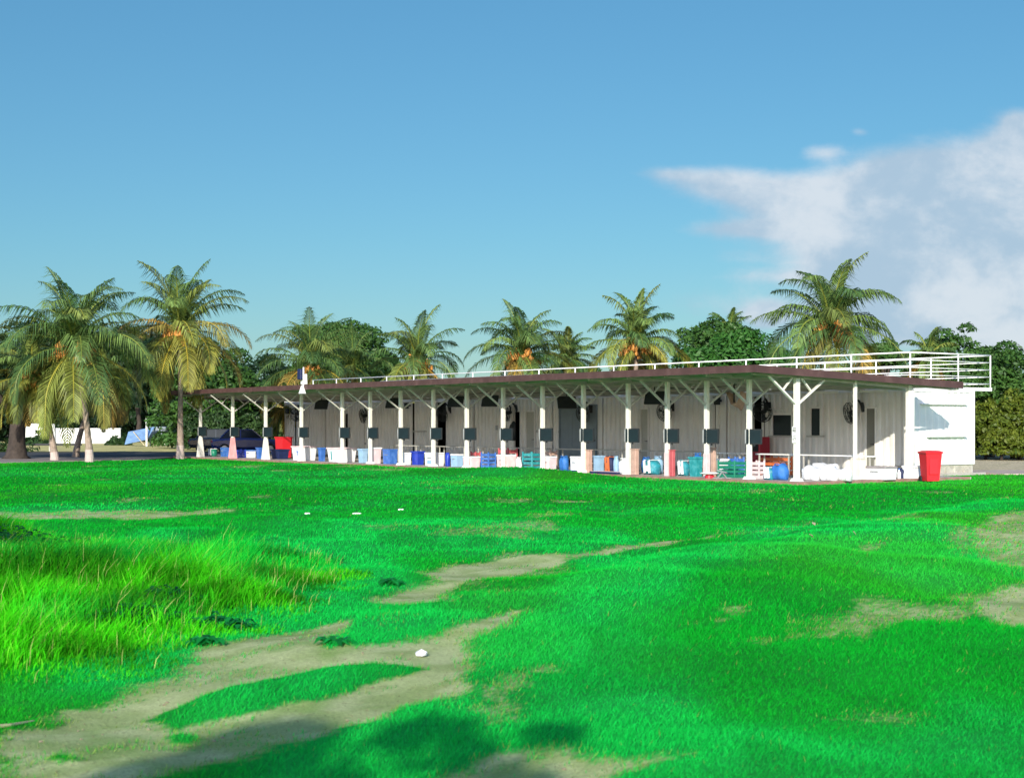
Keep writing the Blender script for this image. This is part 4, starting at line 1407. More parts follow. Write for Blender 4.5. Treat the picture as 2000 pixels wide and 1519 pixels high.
lump('blue holdall right of the eleventh post', 1089, 1114, 886, M['bagblue'], d=.6, seed=13)
r = place('floor_mat', 'dark navy floor mat under the blue holdall', 'mat', 1098, .05); b = MB(); b.bbox(-.25, .25, -.8, .8, 0, .06, .01); b.build('mat_body', M['bagnavy'], r); b = MB(); b.box(-.2, .2, -.7, .7, .0601, .066); b.build('mat_top', M['bagblue'], r)
chest('white box with plain front at the twelfth post', 1114, 1140, 888, M['tubwhite'], M['tubwhite'], d=.1)
mat_board('tan weathered cabinet right of the twelfth post', 1140, 1157, 880, M['tan'], d=.05)
tub('pale teal tub right of the tan weathered cabinet', 1158, 1180, 887, M['paleblue'], d=.6)
lump('navy bag with orange stripe near the twelfth bay middle', 1178, 1204, 886, M['bagnavy'], d=.6, seed=15, band=M['orange'])
r = place('floor_mat', 'pinkish floor mat in front of the navy bag', 'mat', 1187, .0); b = MB(); b.bbox(-.22, .22, -.75, .75, 0, .07, .01); b.build('mat_body', M['bagnavy'], r); b = MB(); b.box(-.18, .18, -.7, .7, .0701, .08); b.build('mat_top', M['tubpink'], r)
lump('light blue round bag left of the thirteenth post', 1197, 1210, 886, M['paleblue'], d=.3, seed=17)
lump('white and lilac bag at the foot of the thirteenth post', 1206, 1230, 890, M['sack'], d=-.1, seed=19)
mat_board('tall pinkish tan cabinet right of the thirteenth post', 1232, 1248, 878, M['tan'], d=-.1)
lump('large teal holdall right of the tall tan cabinet', 1250, 1296, 893, M['bagteal'], d=.5, seed=21, band=M['tubwhite'])
lump('blue bag standing behind the large teal holdall', 1250, 1274, 888, M['bagblue'], d=1.4, seed=23)
lump('lilac grey bag behind the large teal holdall', 1272, 1298, 886, M['paleblue'], d=1.3, seed=25)
mat_board('narrow red locker right of the fourteenth post', 1307, 1319, 880, M['redcrate'], d=-.1)
lump('teal green holdall with white band right of the red locker', 1320, 1350, 894, M['bagteal'], d=.5, seed=27, band=M['tubwhite'])
tub('teal tub left of the fifteenth post', 1346, 1372, 889, M['teal'], d=.4)
lump('violet blue bag rising behind the teal tub', 1352, 1374, 878, M['bagblue'], d=1.3, seed=29)
mat_board('dull brown locker right of the fifteenth post', 1388, 1399, 876, M['tan'], d=.5)
crate('wide dark green ball basket left of the sixteenth post', 1404, 1456, 900, M['green'], d=.6)
tub('pale green white topped tub behind the green ball basket', 1402, 1422, 893, M['tubwhite'], d=1.3)
crate('blue crate behind the wide green ball basket', 1424, 1452, 893, M['tubblue'], d=1.6)
crate('pinkish slatted rack right of the sixteenth post', 1468, 1492, 900, M['tubpink'], d=.5)
crate('orange red crate row behind the blue bags', 1484, 1545, 887, M['orange'], d=3.6, h=.62)
lump('large royal blue bag with white patch left of the corner post', 1502, 1545, 901, M['bagblue'], d=.25, seed=31)
lump('teal and blue bag leaning on the royal blue bag', 1489, 1514, 908, M['bagteal'], d=.15, seed=33, band=M['tubwhite'])
# low red dish and metal stand on the kerb
r = place('saucer_stand', 'low white saucer on a red foot near the fifteenth post', 'dish', 1386, -.35); b = MB(); b.lathe([(.1, 0), (.16, .01), (.14, .10), (.1, .12)], 14); b.build('foot', M['red'], r)
b = MB(); b.lathe([(.2, .121), (.3, .15), (.32, .17), (.2, .2)], 18); b.build('dish', M['tubwhite'], r, smooth=True)
r = place('club_rest', 'small grey metal club rest on the floor right of the saucer', 'club rest', 1410, -.25); b = MB()
b.bar((-.2, -.2, 0.02), (-.2, .2, .02), .03); b.bar((.2, -.2, .02), (.2, .2, .02), .03); b.bar((-.2, 0, .02), (0, 0, .2), .03); b.bar((.2, 0, .02), (0, 0, .2), .03); b.bar((0, -.2, .2), (0, .22, .26), .035); b.build('frame', M['greyedge'], r)
# right end bay
lump('heap of white sacks nearest the corner post', 1564, 1606, 904, M['sack'], d=.7, seed=41, name='sack', cat='sack', group='white sacks in the end bay', handles=False)
lump('slumped white sack in the middle of the end bay', 1600, 1642, 906, M['sack'], d=.9, seed=43, name='sack', cat='sack', group='white sacks in the end bay', handles=False)
lump('low white sack beside the cream box', 1636, 1666, 909, M['sack'], d=1.2, seed=45, name='sack', cat='sack', group='white sacks in the end bay', handles=False)
lump('white sack lying on top behind the other sacks', 1585, 1640, 898, M['sack'], d=2.2, seed=47, name='sack', cat='sack', group='white sacks in the end bay', handles=False)
mat_board('cream upright box below the slim end post', 1664, 1690, 897, mat('cream_board', (.72, .66, .55), .6, var=.1, scale=4), d=2.6)
chest('large white chest with grey lid in front of the end wall', 1690, 1750, 908, M['tubwhite'], M['greylid'], d=3.0)
r = place('bottle', 'small white plastic bottle on the floor by the downpipe', 'bottle', 1756, 4.0); b = MB(); b.lathe([(.05, 0), (.06, .02), (.06, .2), (.025, .26), (.025, .3)], 12); b.build('body', M['tubwhite'], r, smooth=True); b = MB(); b.lathe([(.03, .3), (.03, .34)], 10); b.build('cap', M['tubblue'], r)
lump('dark bin bag behind the white bottle', 1752, 1768, 912, M['bagnavy'], d=4.6, seed=51, handles=False)
r = place('white_plinth', 'low white arched plinth beside the red bin', 'plinth', 1782, 4.9); b = MB(); b.frustum(.24, .30, .19, .24, 0, .34); b.build('body', M['tubwhite'], r); b = MB(); b.bbox(-.22, .22, -.27, .27, .342, .40, .01); b.build('top', M['tubwhite'], r)
# dark red vending machine inside the shop opening
r = place('drinks_machine', 'dark red upright drinks machine in the tall dark opening', 'drinks machine', 1484, 7.15); b = MB(); b.bbox(-.28, .28, -.26, .26, .0, 1.25, .02); b.build('cabinet', M['darkred'], r); b = MB(); b.box(-.285, -.281, -.2, .2, .7, 1.15); b.build('front_panel', M['dark'], r)
r = place('hanging_coat', 'black coat hanging on the edge of the dark doorway', 'coat', 1003, 7.55)
b = MB(); b.lathe([(.05, .95), (.16, 1.0), (.17, 1.4), (.15, 1.75), (.05, 1.86)], 12, Matrix.Diagonal((.5, 1, 1, 1))); b.build('coat_body', M['black'], r, smooth=True)
b = MB(); b.tube([(-.03, .12, 1.7), (-.06, .22, 1.45), (-.05, .2, 1.15)], [.06, .055, .045], 8); b.build('sleeve', M['black'], r, smooth=True)

# benches / counters behind the bags
def bench(xa, xb, d, z, label, m=M['white']):
    ta, tb = tat(xb, d), tat(xa, d); L_ = tb - ta
    r = empty('long_bench', B(ta, d), ROT, label, 'bench', 'long counters behind the tees')
    b = MB(); b.bbox(-.17, .17, 0, L_, z - .045, z, .008); b.build('plank', m, r)
    n_ = max(2, int(L_ / 1.8) + 1)
    for k in range(n_):
        y_ = .15 + (L_ - .3) * k / (n_ - 1)
        b = MB(); b.bar((-.12, y_, 0), (-.12, y_, z - .045), .04); b.bar((.12, y_, 0), (.12, y_, z - .045), .04); b.bar((-.12, y_, .2), (.12, y_, .2), .03)
        b.build('leg_frame', M['steel'], r)


bench(1568, 1711, 3.2, .74, 'white plank counter in the end bay right of the corner post')
bench(1482, 1552, 3.2, .74, 'pale plank counter left of the corner post')
bench(1400, 1456, 3.2, .74, 'pale plank counter behind the wide green ball basket')
bench(1240, 1375, 3.4, .76, 'long pale counter behind the teal holdalls', M['steel'])
bench(1090, 1225, 3.4, .76, 'long pale counter behind the twelfth post', M['steel'])
bench(935, 1075, 3.4, .76, 'long pale counter behind the tenth and eleventh posts', M['steel'])
bench(770, 915, 3.4, .76, 'long pale counter behind the seventh to ninth posts', M['steel'])

# red wheelie bin
bp = W(1817, 48.2)
rb = empty('wheelie_bin', (bp.x, bp.y, -.085), R(10), 'bright red wheelie bin in front of the white container end', 'bin')
b = MB(); b.frustum(.20, .215, .26, .275, .04, .90); b.build('body', M['red'], rb)
b = MB(); b.bbox(-.30, .30, -.31, .30, .90, .955, .015); b.frustum(.27, .28, .20, .20, .955, .99); b.build('lid', M['red'], rb)
b = MB(); b.bar((-.24, .34, .90), (.24, .34, .90), .03); b.bar((-.24, .25, .90), (-.24, .34, .90), .03); b.bar((.24, .25, .90), (.24, .34, .90), .03); b.build('handle', M['red'], rb)
b = MB(); b.bbox(-.15, .15, -.275, -.235, .25, .75, .006); b.build('front_rib', M['red'], rb)
for s_ in (-1, 1):
    b = MB(); b.lathe([(.03, -.025), (.09, -.025), (.1, 0), (.09, .025), (.03, .025)], 16, Matrix.Translation((s_ * .24, .2, .1)) @ Matrix.Rotation(R(90), 4, 'Y')); b.build('wheel', M['tyre'], rb)

#SECTION background
# ------------------------------------------------------------------ parked cars behind the left bays
def car(name, label, loc, rz, paint, pickup=False):
    r = empty(name, loc, rz, label, 'car', 'cars parked behind the left bays')
    b = MB()
    # body cross sections along x
    secs = [(-2.15, .55, .70, .74), (-2.0, .32, .88, .84), (-1.2, .24, .95, .88), (0, .22, .97, .89), (1.2, .24, .93, .88), (1.95, .34, .80, .82), (2.15, .45, .66, .70)]
    vs = []
    for x_, zl, zh, hw in secs:
        vs += [(x_, -hw * .9, zl), (x_, -hw, zl + .2), (x_, -hw, zh - .12), (x_, -hw * .9, zh), (x_, hw * .9, zh), (x_, hw, zh - .12), (x_, hw, zl + .2), (x_, hw * .9, zl)]
    fs = []
    for i in range(len(secs) - 1):
        for k in range(8): fs.append((i * 8 + k, i * 8 + (k + 1) % 8, (i + 1) * 8 + (k + 1) % 8, (i + 1) * 8 + k))
    fs += [tuple(range(7, -1, -1)), tuple((len(secs) - 1) * 8 + k for k in range(8))]
    b.add(vs, fs); b.build('body', paint, r, smooth=False)
    b = MB()
    b.add([(-1.6, -.78, .93), (.9, -.78, .93), (.3, -.62, 1.45), (-1.1, -.62, 1.45), (-1.6, .78, .93), (.9, .78, .93), (.3, .62, 1.45), (-1.1, .62, 1.45)],
          [(0, 1, 2, 3), (7, 6, 5, 4), (1, 5, 6, 2), (0, 3, 7, 4)]); b.build('glasshouse', M['glass'], r)
    b = MB(); b.bbox(-1.12, .32, -.64, .64, 1.445, 1.49, .015)
    for s_ in (-1, 1):
        b.bar((-.4, s_ * .785, .93), (-.4, s_ * .63, 1.45), .07, .03); b.bar((.9, s_ * .77, .94), (.3, s_ * .63, 1.46), .05); b.bar((-1.6, s_ * .77, .94), (-1.1, s_ * .63, 1.46), .07)
    b.build('roof', paint, r)
    for sx in (-1.35, 1.35):
        for s_ in (-1, 1):
            b = MB(); mt = Matrix.Translation((sx, s_ * .80, .32)) @ Matrix.Rotation(R(90), 4, 'X')
            b.lathe([(.2, -.1), (.30, -.1), (.32, -.07), (.32, .07), (.30, .1), (.2, .1)], 20, mt); wl = b.build('wheel', M['tyre'], r)
            b = MB(); b.lathe([(.05, -.105), (.2, -.102), (.2, .102), (.05, .105)], 14, mt); b.build('rim', M['chrome'], wl)
    for s_ in (-1, 1):
        b = MB(); b.bbox(1.98, 2.12, s_ * .6 - .12, s_ * .6 + .12, .62, .74, .02); b.build('headlight', M['white'], r)
        b = MB(); b.bbox(-2.13, -2.0, s_ * .66 - .1, s_ * .66 + .1, .66, .80, .02); b.build('tail_light', M['darkred'], r)
    return r


p_ = W(482, 93); car('parked_car', 'dark blue car seen between the second and third posts', (p_.x, p_.y, -.08), R(12), M['carblue'])
p_ = W(432, 95); car('parked_car', 'black car parked behind the first bay', (p_.x - .5, p_.y + 3.2, -.08), R(8), M['carblack'])

# far white wall, tarpaulin frame, guard rail, fence posts
r = empty('boundary_wall', W(137, 140), 0, 'low white masonry wall beyond the road at far left', 'wall')
b = MB(); b.bbox(-4.7, 4.6, -.1, .1, -.1, 1.25, .03); b.build('wall_face', M['boundary'], r)
b = MB(); b.bbox(-4.75, 4.65, -.16, .16, 1.252, 1.33, .02); b.build('coping', M['boundary'], r)
b = MB(); b.bbox(-3.9, -1.3, -.5, -.2, 1.33 - 1.4, 1.75, .1); b.build('pier', M['boundary'], r)
r = empty('tarpaulin_frame', W(268, 122), 0, 'blue tarpaulin slung over poles left of the shelter', 'tarpaulin')
b = MB(); b.add([(-1.0, 0, .1), (-.9, .8, 1.1), (1.2, .8, 1.5), (.8, 0, .5), (-1, .03, .07), (-.9, .83, 1.07), (1.2, .83, 1.47), (.8, .03, .47)], [(0, 1, 2, 3), (7, 6, 5, 4), (0, 4, 5, 1), (1, 5, 6, 2), (2, 6, 7, 3), (3, 7, 4, 0)]); b.build('sheet', M['trampblue'], r)
b = MB(); b.tube([(.75, 0, -.1), (.75, 0, 2.2)], .08, 8); b.build('pole', M['white'], r)
b = MB(); b.bar((.6, 0, .0), (-.3, 0, 1.1), .12, .05); b.build('ladder', M['stick'], r)
r = empty('equipment_box', W(308, 124), 0, 'grey blue netting box on posts beside the tarpaulin', 'box')
b = MB(); b.bbox(-.75, .75, -.4, .4, .5, 1.5, .06); b.build('box_body', M['bluedoor'], r)
b = MB()
for s_ in (-1, 1): b.bar((s_ * .6, 0, -.1), (s_ * .6, 0, .5), .1)
b.build('legs', M['steel'], r)
r = empty('guard_rail', W(95, 100), R(-3), 'dark low guard rail under the leftmost palms', 'guard rail')
b = MB(); b.bbox(-2.0, 2.2, -.04, .04, .32, .46, .02); b.build('rail', M['black'], r)
for k in range(3):
    b = MB(); b.bbox(-1.8 + k * 1.8, -1.68 + k * 1.8, .04, .14, -.08, .5, .01); b.build('rail_post', M['steel'], r)


# ------------------------------------------------------------------ broad trees
def crown_mesh(clumps, n, size, c_lo, c_hi, seed=0, flat=.75):
    rg = np.random.default_rng(seed)
    cl = np.array(clumps)       # x,y,z,r
    wts = cl[:, 3] ** 2; wts = wts / wts.sum()
    idx = rg.choice(len(cl), n, p=wts)
    dirs = rg.normal(size=(n, 3)); dirs /= np.linalg.norm(dirs, axis=1)[:, None]
    dirs[:, 2] = np.where(dirs[:, 2] < -.3, -dirs[:, 2], dirs[:, 2])
    rad = cl[idx, 3] * (1 - .35 * rg.uniform(0, 1, n) ** 2.5) * rg.uniform(.9, 1.08, n)
    pos = cl[idx, :3] + dirs * rad[:, None] * np.array([1, 1, flat])
    nrm = dirs + rg.normal(size=(n, 3)) * .55; nrm[:, 2] += .25; nrm /= np.linalg.norm(nrm, axis=1)[:, None]
    t = np.cross(nrm, rg.normal(size=(n, 3))); t /= np.linalg.norm(t, axis=1)[:, None]
    bt = np.cross(nrm, t)
    s = size * rg.uniform(.55, 1.35, n)[:, None]
    v = np.stack([pos - t * s, pos - bt * s * .45, pos + t * s, pos + bt * s * .45], 1).reshape(-1, 3)
    f = np.arange(n * 4).reshape(n, 4)
    k = rg.uniform(0, 1, (n, 1)) * .6 + .4 * rg.uniform(0, 1, (len(cl), 1))[idx]
    c = np.array(c_lo) * (1 - k) + np.array(c_hi) * k
    return v, f, np.repeat(c, 4, 0)


def tree(px, Z, ytop, rpx, label, seed, lo=(.012, .045, .008), hi=(.05, .13, .02), hfac=.75, name='broadleaf_tree', n=9000, size=.17, group='broadleaf trees behind the shelter', trunk_r=.22,
         base=None, nclump=46, low=False, depthf=1.0, cat='tree'):
    Pp = W(px, Z); top = EYE + (827 - ytop) / F * Z; rr = rpx / F * Z
    r = empty(name, (Pp.x, Pp.y, -.12), 0, label, cat, group)
    rd = random.Random(seed)
    hh = rr * hfac
    cz = top + .12 - hh
    cl = []
    for i in range(nclump):
        # upper shell + some inside
        a = rd.uniform(0, 6.283); u = rd.uniform(-.5 if not low else -1, 1)
        k = rd.uniform(.55, .86)
        c_ = math.sqrt(max(0, 1 - u * u))
        cl.append((math.cos(a) * c_ * rr * k, math.sin(a) * c_ * rr * k * depthf, cz + u * hh * k, rr * rd.uniform(.16, .32)))
    cl.append((0, 0, cz, rr * .55)); cl.append((0, 0, cz + hh * .12, rr * .78)); cl.append((rr * .25, 0, cz, rr * .6)); cl.append((-rr * .25, 0, cz, rr * .6))
    if low:      # foliage down to the ground
        for i in range(nclump // 2):
            a = rd.uniform(0, 6.283); zz_ = rd.uniform(.3, cz)
            cl.append((math.cos(a) * rr * .8, math.sin(a) * rr * .6 * depthf, zz_, rr * rd.uniform(.2, .34)))
    v, f, c = crown_mesh(cl, n, size, lo, hi, seed)
    npmesh('crown', v, f, 4, c, M['leaf'], r)
    b = MB()
    ht = max(.6, cz - hh * .2)
    b.tube([(0, 0, 0), (.05 * rr, 0, ht * .3), (-.04 * rr, .02, ht * .7), (0, 0, ht)], [trunk_r * 1.5, trunk_r, trunk_r * .85, trunk_r * .6], 9)
    for i in range(5):
        a = i * 1.25 + rd.random(); l_ = rr * .6
        b.tube([(0, 0, ht * .62), (math.cos(a) * l_ * .45, math.sin(a) * l_ * .45, ht * .9), (math.cos(a) * l_, math.sin(a) * l_, cz + hh * .2)], [trunk_r * .5, trunk_r * .32, trunk_r * .12], 6)
    b.build('trunk', M['barkdark'], r, smooth=True)
    return r


DK = dict(lo=(.006, .022, .010), hi=(.020, .055, .016))
MD = dict(lo=(.022, .070, .012), hi=(.080, .185, .032))
BR = dict(lo=(.018, .085, .010), hi=(.062, .19, .028))
# left dark mass
LT = [(-90, 156, 612, 170, 'dark broad tree cut by the left edge of the photo'), (50, 160, 618, 120, 'dark broad tree behind the leftmost palms'),
      (215, 154, 632, 100, 'dark broad tree behind the dark trunked palm'), (130, 158, 622, 95, 'dark broad tree rising behind the big drooping palm'), (268, 150, 628, 85, 'dark broad tree in the gap between the two tall left palms'),
      (300, 158, 640, 120, 'dark broad tree directly behind the yellowing palm'),
      (405, 112, 650, 110, 'dark broad tree right of the yellowing palm'), (500, 122, 690, 105, 'lower dark broad tree above the left end of the roof')]
for i, (px, Z, yt, rp, lb) in enumerate(LT):
    tree(px, Z, yt, rp, lb, 100 + i, n=14000, size=.20 if Z < 140 else .29, low=True, **(DK if px != 405 else MD), hfac=1.0, group='dark trees beyond the road at left')
for i, (px, Z, yt, rp, lb) in enumerate([(590, 128, 690, 110, 'low dark tree behind the left end of the container roof'), (150, 170, 690, 150, 'dense shade tree farthest back at left')]):
    tree(px, Z, yt, rp, lb, 140 + i, n=9000, size=.22, low=True, **DK, hfac=1.0, group='dark trees beyond the road at left')
tree(672, 120, 603, 112, 'large round green tree between the first two palms behind the roof', 120, n=15000, size=.18, **MD, hfac=1.0, trunk_r=.35)
tree(760, 128, 690, 70, 'low green tree at the right foot of the large round tree', 121, n=6000, size=.2, **MD, hfac=1.0)
tree(1437, 84, 643, 130, 'bright green spreading tree just behind the roof railing', 122, n=15000, size=.15, **BR, hfac=.8)
tree(1392, 100, 612, 88, 'duller green tree behind the bright spreading tree', 123, n=8000, size=.17, **MD, hfac=.9)
tree(1726, 96, 655, 46, 'small round green tree right of the tallest palm', 124, n=5000, size=.16, **MD, hfac=1.1)
tree(1690, 100, 690, 60, 'low green bush tree under the tallest palm', 128, n=5000, size=.16, **MD, hfac=1.1)
tree(1868, 84, 626, 84, 'tall bushy green tree behind the railing corner', 125, n=11000, size=.14, **MD, hfac=1.3, low=True)
tree(1985, 80, 650, 100, 'big green tree at the right edge above the bank', 126, n=16000, size=.14, **MD, hfac=1.25, low=True)
tree(1932, 86, 662, 60, 'green tree filling the gap between the corner railing and the right edge', 131, n=9000, size=.14, **MD, hfac=1.2, low=True)
tree(1810, 92, 680, 60, 'green tree behind the small palm near the railing corner', 127, n=7000, size=.15, **MD, hfac=1.1, low=True)
tree(1255, 125, 690, 90, 'hazy green tree low behind the fourth palm over the roof', 129, n=6000, size=.2, **MD, hfac=.9)
tree(1120, 125, 700, 70, 'hazy green tree low behind the third and fourth roof palms', 130, n=5000, size=.2, **MD, hfac=.9)
# bank shrubs at right
YG = dict(lo=(.040, .085, .008), hi=(.17, .21, .02))
for i, (px, Z, yt, rp, lb) in enumerate([(1925, 78, 770, 50, 'yellow green shrub beside the container end on the bank'), (1990, 77, 760, 55, 'yellow green shrub at the right edge on the bank'),
                                         (2060, 78, 740, 60, 'yellow green shrub just beyond the right edge'), (1955, 76, 815, 40, 'low pale shrub at the foot of the bank, near the container'),
                                         (2015, 75.5, 825, 40, 'low pale shrub at the foot of the bank, at the right edge'), (1890, 79, 720, 50, 'green shrub half hidden by the container end')]):
    tree(px, Z, yt, rp, lb, 160 + i, n=5500, size=.11, hfac=1.0, low=True, name='bank_shrub', cat='shrub', group='shrubs on the bank at right', trunk_r=.06, **(YG if i != 5 else MD))
# low undergrowth behind the left bays
for i, (px, Z, yt, rp, lb) in enumerate([(430, 104, 790, 42, 'dark bush seen under the roof in the first bay'), (500, 106, 800, 40, 'dark bush seen under the roof in the second bay'),
                                         (545, 108, 795, 38, 'dark bush seen under the roof in the third bay'), (385, 104, 800, 40, 'dark bush at the left end of the shelter'),
                                         (75, 128, 838, 32, 'small dark bush in front of the left half of the white wall'),
                                         (232, 128, 846, 24, 'small dark bush at the right end of the white wall'), (10, 100, 850, 60, 'low dark bush at the foot of the leftmost trees')]):
    tree(px, Z, yt, rp, lb, 170 + i, n=3500, size=.15, hfac=1.1, low=True, name='bush', cat='bush', group='bushes behind the left bays', trunk_r=.06, lo=(.010, .035, .008), hi=(.06, .12, .03))
# thick old trunk at far left
r = empty('shade_tree', (W(32, 78).x, 78, -.1), 0, 'thick dark tree trunk at far left spreading over the path', 'tree')
b = MB(); b.tube([(0, 0, 0), (0, 0, .25), (.03, 0, .9), (.1, 0, 2.2), (-.1, 0, 4.0)], [.85, .55, .42, .38, .25], 12)
for a in (0.4, 2.0, 3.6, 5.): b.tube([(0, 0, 2.2), (math.cos(a) * 1.2, math.sin(a) * 1.2, 3.6), (math.cos(a) * 2.2, math.sin(a) * 2.0, 4.4)], [.22, .14, .05], 7)
b.build('trunk', M['barkdark'], r, smooth=True)
cl = []
rd = random.Random(7)
for i in range(40):
    a = rd.uniform(0, 6.28); k = rd.uniform(0, 1) ** .5 * 2.6
    cl.append((math.cos(a) * k - .8, math.sin(a) * k, 4.2 + rd.uniform(-1.4, 1.0), rd.uniform(.4, .8)))
v, f, c = crown_mesh(cl, 9000, .15, DK['lo'], DK['hi'], 3); npmesh('crown', v, f, 4, c, M['leaf'], r)


# ------------------------------------------------------------------ palms
def frond(base, az, el, L, droop, colr, V_, F_, C_, rd, leaf=.62, wid=.055, twist=0.):
    nseg = 14
    p = Vector(base); e = el
    pts = [p.copy()]; dirs = []
    for i in range(nseg):
        d = Vector((math.cos(az) * math.cos(e), math.sin(az) * math.cos(e), math.sin(e)))
        dirs.append(d)
        p = p + d * (L / nseg); pts.append(p.copy())
        e -= droop * (.35 + 1.3 * i / nseg) / nseg
        e = max(e, R(-88))
        az += twist / nseg
    dirs.append(dirs[-1])
    # rachis
    side0 = Vector((-math.sin(az), math.cos(az), 0))
    cr = (min(1, colr[0] * 1.6 + .05), min(1, colr[1] * 1.3 + .04), colr[2])
    for i in range(nseg):
        a, b_ = pts[i], pts[i + 1]; w0 = .048 * (1 - i / nseg) + .010; w1 = .048 * (1 - (i + 1) / nseg) + .010
        up = side0.cross(dirs[i]).normalized()
        k = len(V_)
        V_ += [a - side0 * w0, a + side0 * w0, b_ + side0 * w1, b_ - side0 * w1, a - up * w0 * 1.2, b_ - up * w1 * 1.2]
        F_ += [(k, k + 1, k + 2, k + 3), (k, k + 3, k + 5, k + 4), (k + 4, k + 5, k + 2, k + 1)]
        C_ += [cr] * 6
    nl = 36
    for j in range(nl):
        s = .10 + .90 * j / (nl - 1)
        x_ = s * nseg; i = min(nseg - 1, int(x_)); fr = x_ - i
        q_ = pts[i].lerp(pts[i + 1], fr); d = dirs[i]
        up = side0.cross(d).normalized()
        if up.z < 0: up = -up
        prof = math.sin(math.pi * min(1, (s * .86 + .13))) ** .65
        ll = leaf * prof * rd.uniform(.75, 1.15)
        for sd in (-1, 1):
            out = (side0 * sd * .80 + d * (.45 + .5 * s) + up * .12).normalized()
            # droop
            m1 = q_ + out * ll * .42
            o2 = (out + Vector((0, 0, -1)) * rd.uniform(.7, 2.0)).normalized()
            t_ = m1 + o2 * ll * .62
            wv = d.cross(out).normalized().cross(out).normalized() * wid * .5
            g_ = rd.uniform(.45, 1.5)
            c_ = (colr[0] * g_, colr[1] * g_, colr[2] * g_)
            k = len(V_)
            V_ += [q_ - wv * .6, q_ + wv * .6, m1 + wv, m1 - wv, t_]
            F_ += [(k, k + 1, k + 2, k + 3), (k + 3, k + 2, k + 4, k + 4)]
            C_ += [c_] * 5


def palm(bx, by_px, Z, cx, cy, Lpx, label, seed, nf=30, yellow=.15, trunk='plain', group='coconut palms', nuts=True, lowdead=4, young=0., lean_y=0.):
    """bx,by_px trunk foot pixel x; crown centre pixel cx,cy at depth Z"""
    foot = W(bx, Z); cr = W(cx, Z, cy); L = Lpx / F * Z
    r = empty('coconut_palm', (foot.x, foot.y, -.12), 0, label, 'palm tree', group)
    off = Vector((cr.x - foot.x, 0, cr.z + .12))
    nf = int(nf * 1.1)
    rd = random.Random(seed)
    b = MB()
    pts = []; rs = []
    nn2 = 26
    for i in range(nn2 + 1):
        s = i / nn2
        pts.append((off.x * s ** 1.5, 0.05 * math.sin(s * 3), off.z * s)); rs.append((.135 + .08 * (1 - s) ** 5) * (1 + .06 * (i % 2)) * (1 - .25 * s))
    b.tube(pts, rs, 10)
    tr = b.build('trunk', M['bark'], r, smooth=False)
    if trunk == 'white':
        b = MB(); b.tube([(pts[i][0], pts[i][1], pts[i][2]) for i in range(0, 4)], [rs[i] + .012 for i in range(0, 4)], 12)
        b.build('limewash_band', M['limewash'], tr)
    V_, F_, C_ = [], [], []
    gold = 2.39996
    for i in range(nf):
        s = (i + .5) / nf                      # 0 top .. 1 bottom
        el = R(87 - 130 * s ** 1.2 + rd.uniform(-9, 9))
        az = i * gold + rd.uniform(-.25, .25)
        LL = L * rd.uniform(.85, 1.08) * (1.0 if s < .6 else 1.1)
        droop = R(75 + 60 * rd.random()) * (1 if s > .12 else .6)
        g1 = Vector((.165, .250, .060)); g2 = Vector((.048, .110, .030)); y1 = Vector((.27, .25, .04)); y2 = Vector((.36, .22, .05))
        c = g1.lerp(g2, rd.random())
        if s > 1 - yellow * 2.2: c = c.lerp(y1 if rd.random() < .6 else y2, rd.uniform(.3, .95))
        elif rd.random() < .2: c = c.lerp(y1, .3)
        frond(off + Vector((0, 0, rd.uniform(-.1, .1))), az, el, LL, droop, tuple(c), V_, F_, C_, rd, leaf=.31 * L * rd.uniform(.9, 1.1), wid=.068, twist=rd.uniform(-.5, .5))
    # spear
    Va = np.array([tuple(v) for v in V_]); 
    me = bpy.data.meshes.new('crown')
    F2 = [f[:3] if len(f) == 4 and f[2] == f[3] else f for f in F_]
    me.from_pydata([tuple(v) for v in V_], [], F2)
    ca = me.color_attributes.new('Col', 'FLOAT_COLOR', 'POINT')
    c4 = np.ones((len(V_), 4), np.float32); c4[:, :3] = np.array(C_); ca.data.foreach_set('color', c4.ravel())
    me.materials.append(M['frond'])
    o = bpy.data.objects.new('crown', me); C.objects.link(o); o.parent = r
    if nuts:
        b = MB()
        for k in range(16):
            a = rd.uniform(0, 6.28) if k % 2 else rd.uniform(3.6, 5.8); e_ = rd.uniform(-.9, .9); l_ = rd.uniform(.55, 1.15)
            q0 = off + Vector((0, 0, -.05)); q1 = off + Vector((math.cos(a) * l_ * .7, math.sin(a) * l_ * .7, e_ * .3 + .08)); q2 = off + Vector((math.cos(a) * l_, math.sin(a) * l_, -.15 - rd.random() * .65))
            b.tube([q0, q1, q2], [.04, .03, .012], 5)
            for j in range(7):
                f_ = rd.random(); c_ = q1.lerp(q2, f_) + Vector((rd.uniform(-.12, .12), rd.uniform(-.12, .12), rd.uniform(-.1, .05)))
                s_ = rd.uniform(.08, .14)
                b.lathe([(.3, -1.1), (.85, -.5), (1, .1), (.55, .8), (.1, 1.05)], 7, Matrix.Translation(c_) @ Matrix.Diagonal((s_, s_, s_ * 1.2, 1)))
        b.build('coconut_cluster', M['nut'], r, smooth=True)
    return r


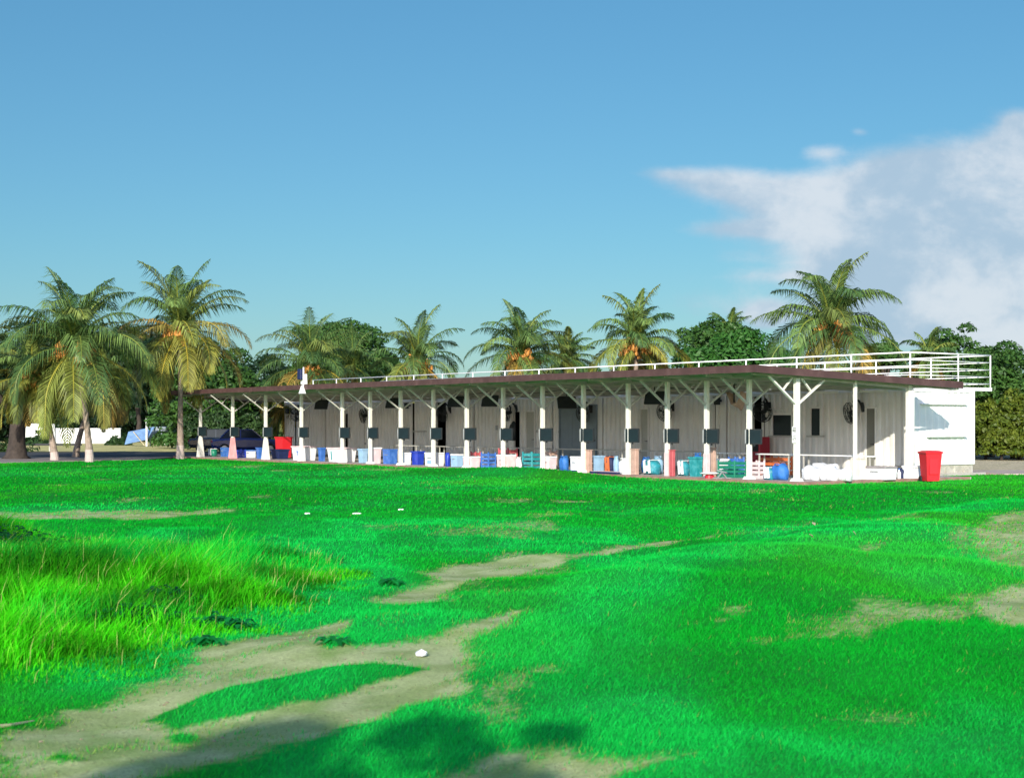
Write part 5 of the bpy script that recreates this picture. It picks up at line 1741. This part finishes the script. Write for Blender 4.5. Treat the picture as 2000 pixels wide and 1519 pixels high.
palm(175, 900, 73, 145, 682, 192, 'big palm at left whose drooping fronds nearly touch the ground', 201, nf=40, yellow=.10, trunk='white')
palm(107, 897, 75, 62, 738, 112, 'shorter palm half hidden at the left of the big left palm', 202, nf=30, yellow=.22, trunk='white')
palm(148, 885, 84, 200, 738, 100, 'palm with dark trunk just behind the big left palm', 203, nf=26, yellow=.12)
palm(352, 890, 79, 352, 648, 158, 'yellowing palm at the left end of the shelter roof', 204, nf=36, yellow=.26, trunk='white')
palm(-40, 895, 80, -40, 690, 105, 'palm cut by the left edge of the photo', 205, nf=26, yellow=.15)
palm(610, 890, 104, 607, 722, 136, 'palm behind the left end of the roof railing', 206, nf=34, yellow=.14)
palm(815, 890, 93, 815, 708, 122, 'palm behind the roof, second from left of the row behind it', 207, nf=28, yellow=.12)
palm(1018, 890, 85, 1020, 695, 128, 'palm at the middle behind the roof with orange nuts', 208, nf=30, yellow=.08)
palm(1240, 890, 78, 1243, 672, 122, 'palm behind the roof with a large orange nut bunch', 209, nf=30, yellow=.16)
palm(1612, 890, 66.5, 1622, 640, 168, 'tallest palm rising behind the right part of the roof', 210, nf=34, yellow=.10)
palm(1425, 890, 104, 1425, 660, 72, 'small distant palm above the bright green tree', 211, nf=22, yellow=.08, nuts=False)
palm(1812, 890, 76, 1812, 700, 72, 'small palm behind the roof railing near the corner', 212, nf=22, yellow=.05, nuts=False)
palm(1108, 890, 100, 1105, 705, 80, 'faint palm right of the middle palm', 213, nf=24, yellow=.1, nuts=False)
palm(690, 890, 112, 688, 720, 95, 'palm in front of the large round tree', 214, nf=24, yellow=.1, nuts=False)
palm(565, 890, 90, 560, 800, 62, 'low yellowing palm seen under the roof at the wall end', 215, nf=22, yellow=.3, nuts=False)

# tree standing behind the photographer; its shadow falls on the near grass
def near_shade():
    loc = Vector((-2.8, -4.75, -.05))
    r = empty('shade_tree', loc, 0, 'small leafy tree behind the photographer shading the near grass', 'tree')
    rd = random.Random(5); cl = []
    for i in range(26):
        cl.append((rd.uniform(-1.15, 1.1), rd.uniform(-.5, .5), 4.35 + rd.uniform(-.45, .55), rd.uniform(.18, .38)))
    v, f, c = crown_mesh(cl, 2600, .10, MD['lo'], MD['hi'], 9); npmesh('crown', v, f, 4, c, M['leaf'], r)
    b = MB(); b.tube([(0, 0, 0), (.05, 0, 2.2), (0, 0, 4.4)], [.09, .07, .03], 8); b.tube([(0, 0, 3.2), (.7, 0, 4.4)], [.03, .01], 6); b.tube([(0, 0, 3.1), (-.7, 0, 4.3)], [.03, .01], 6)
    b.build('trunk', M['barkdark'], r)


near_shade()
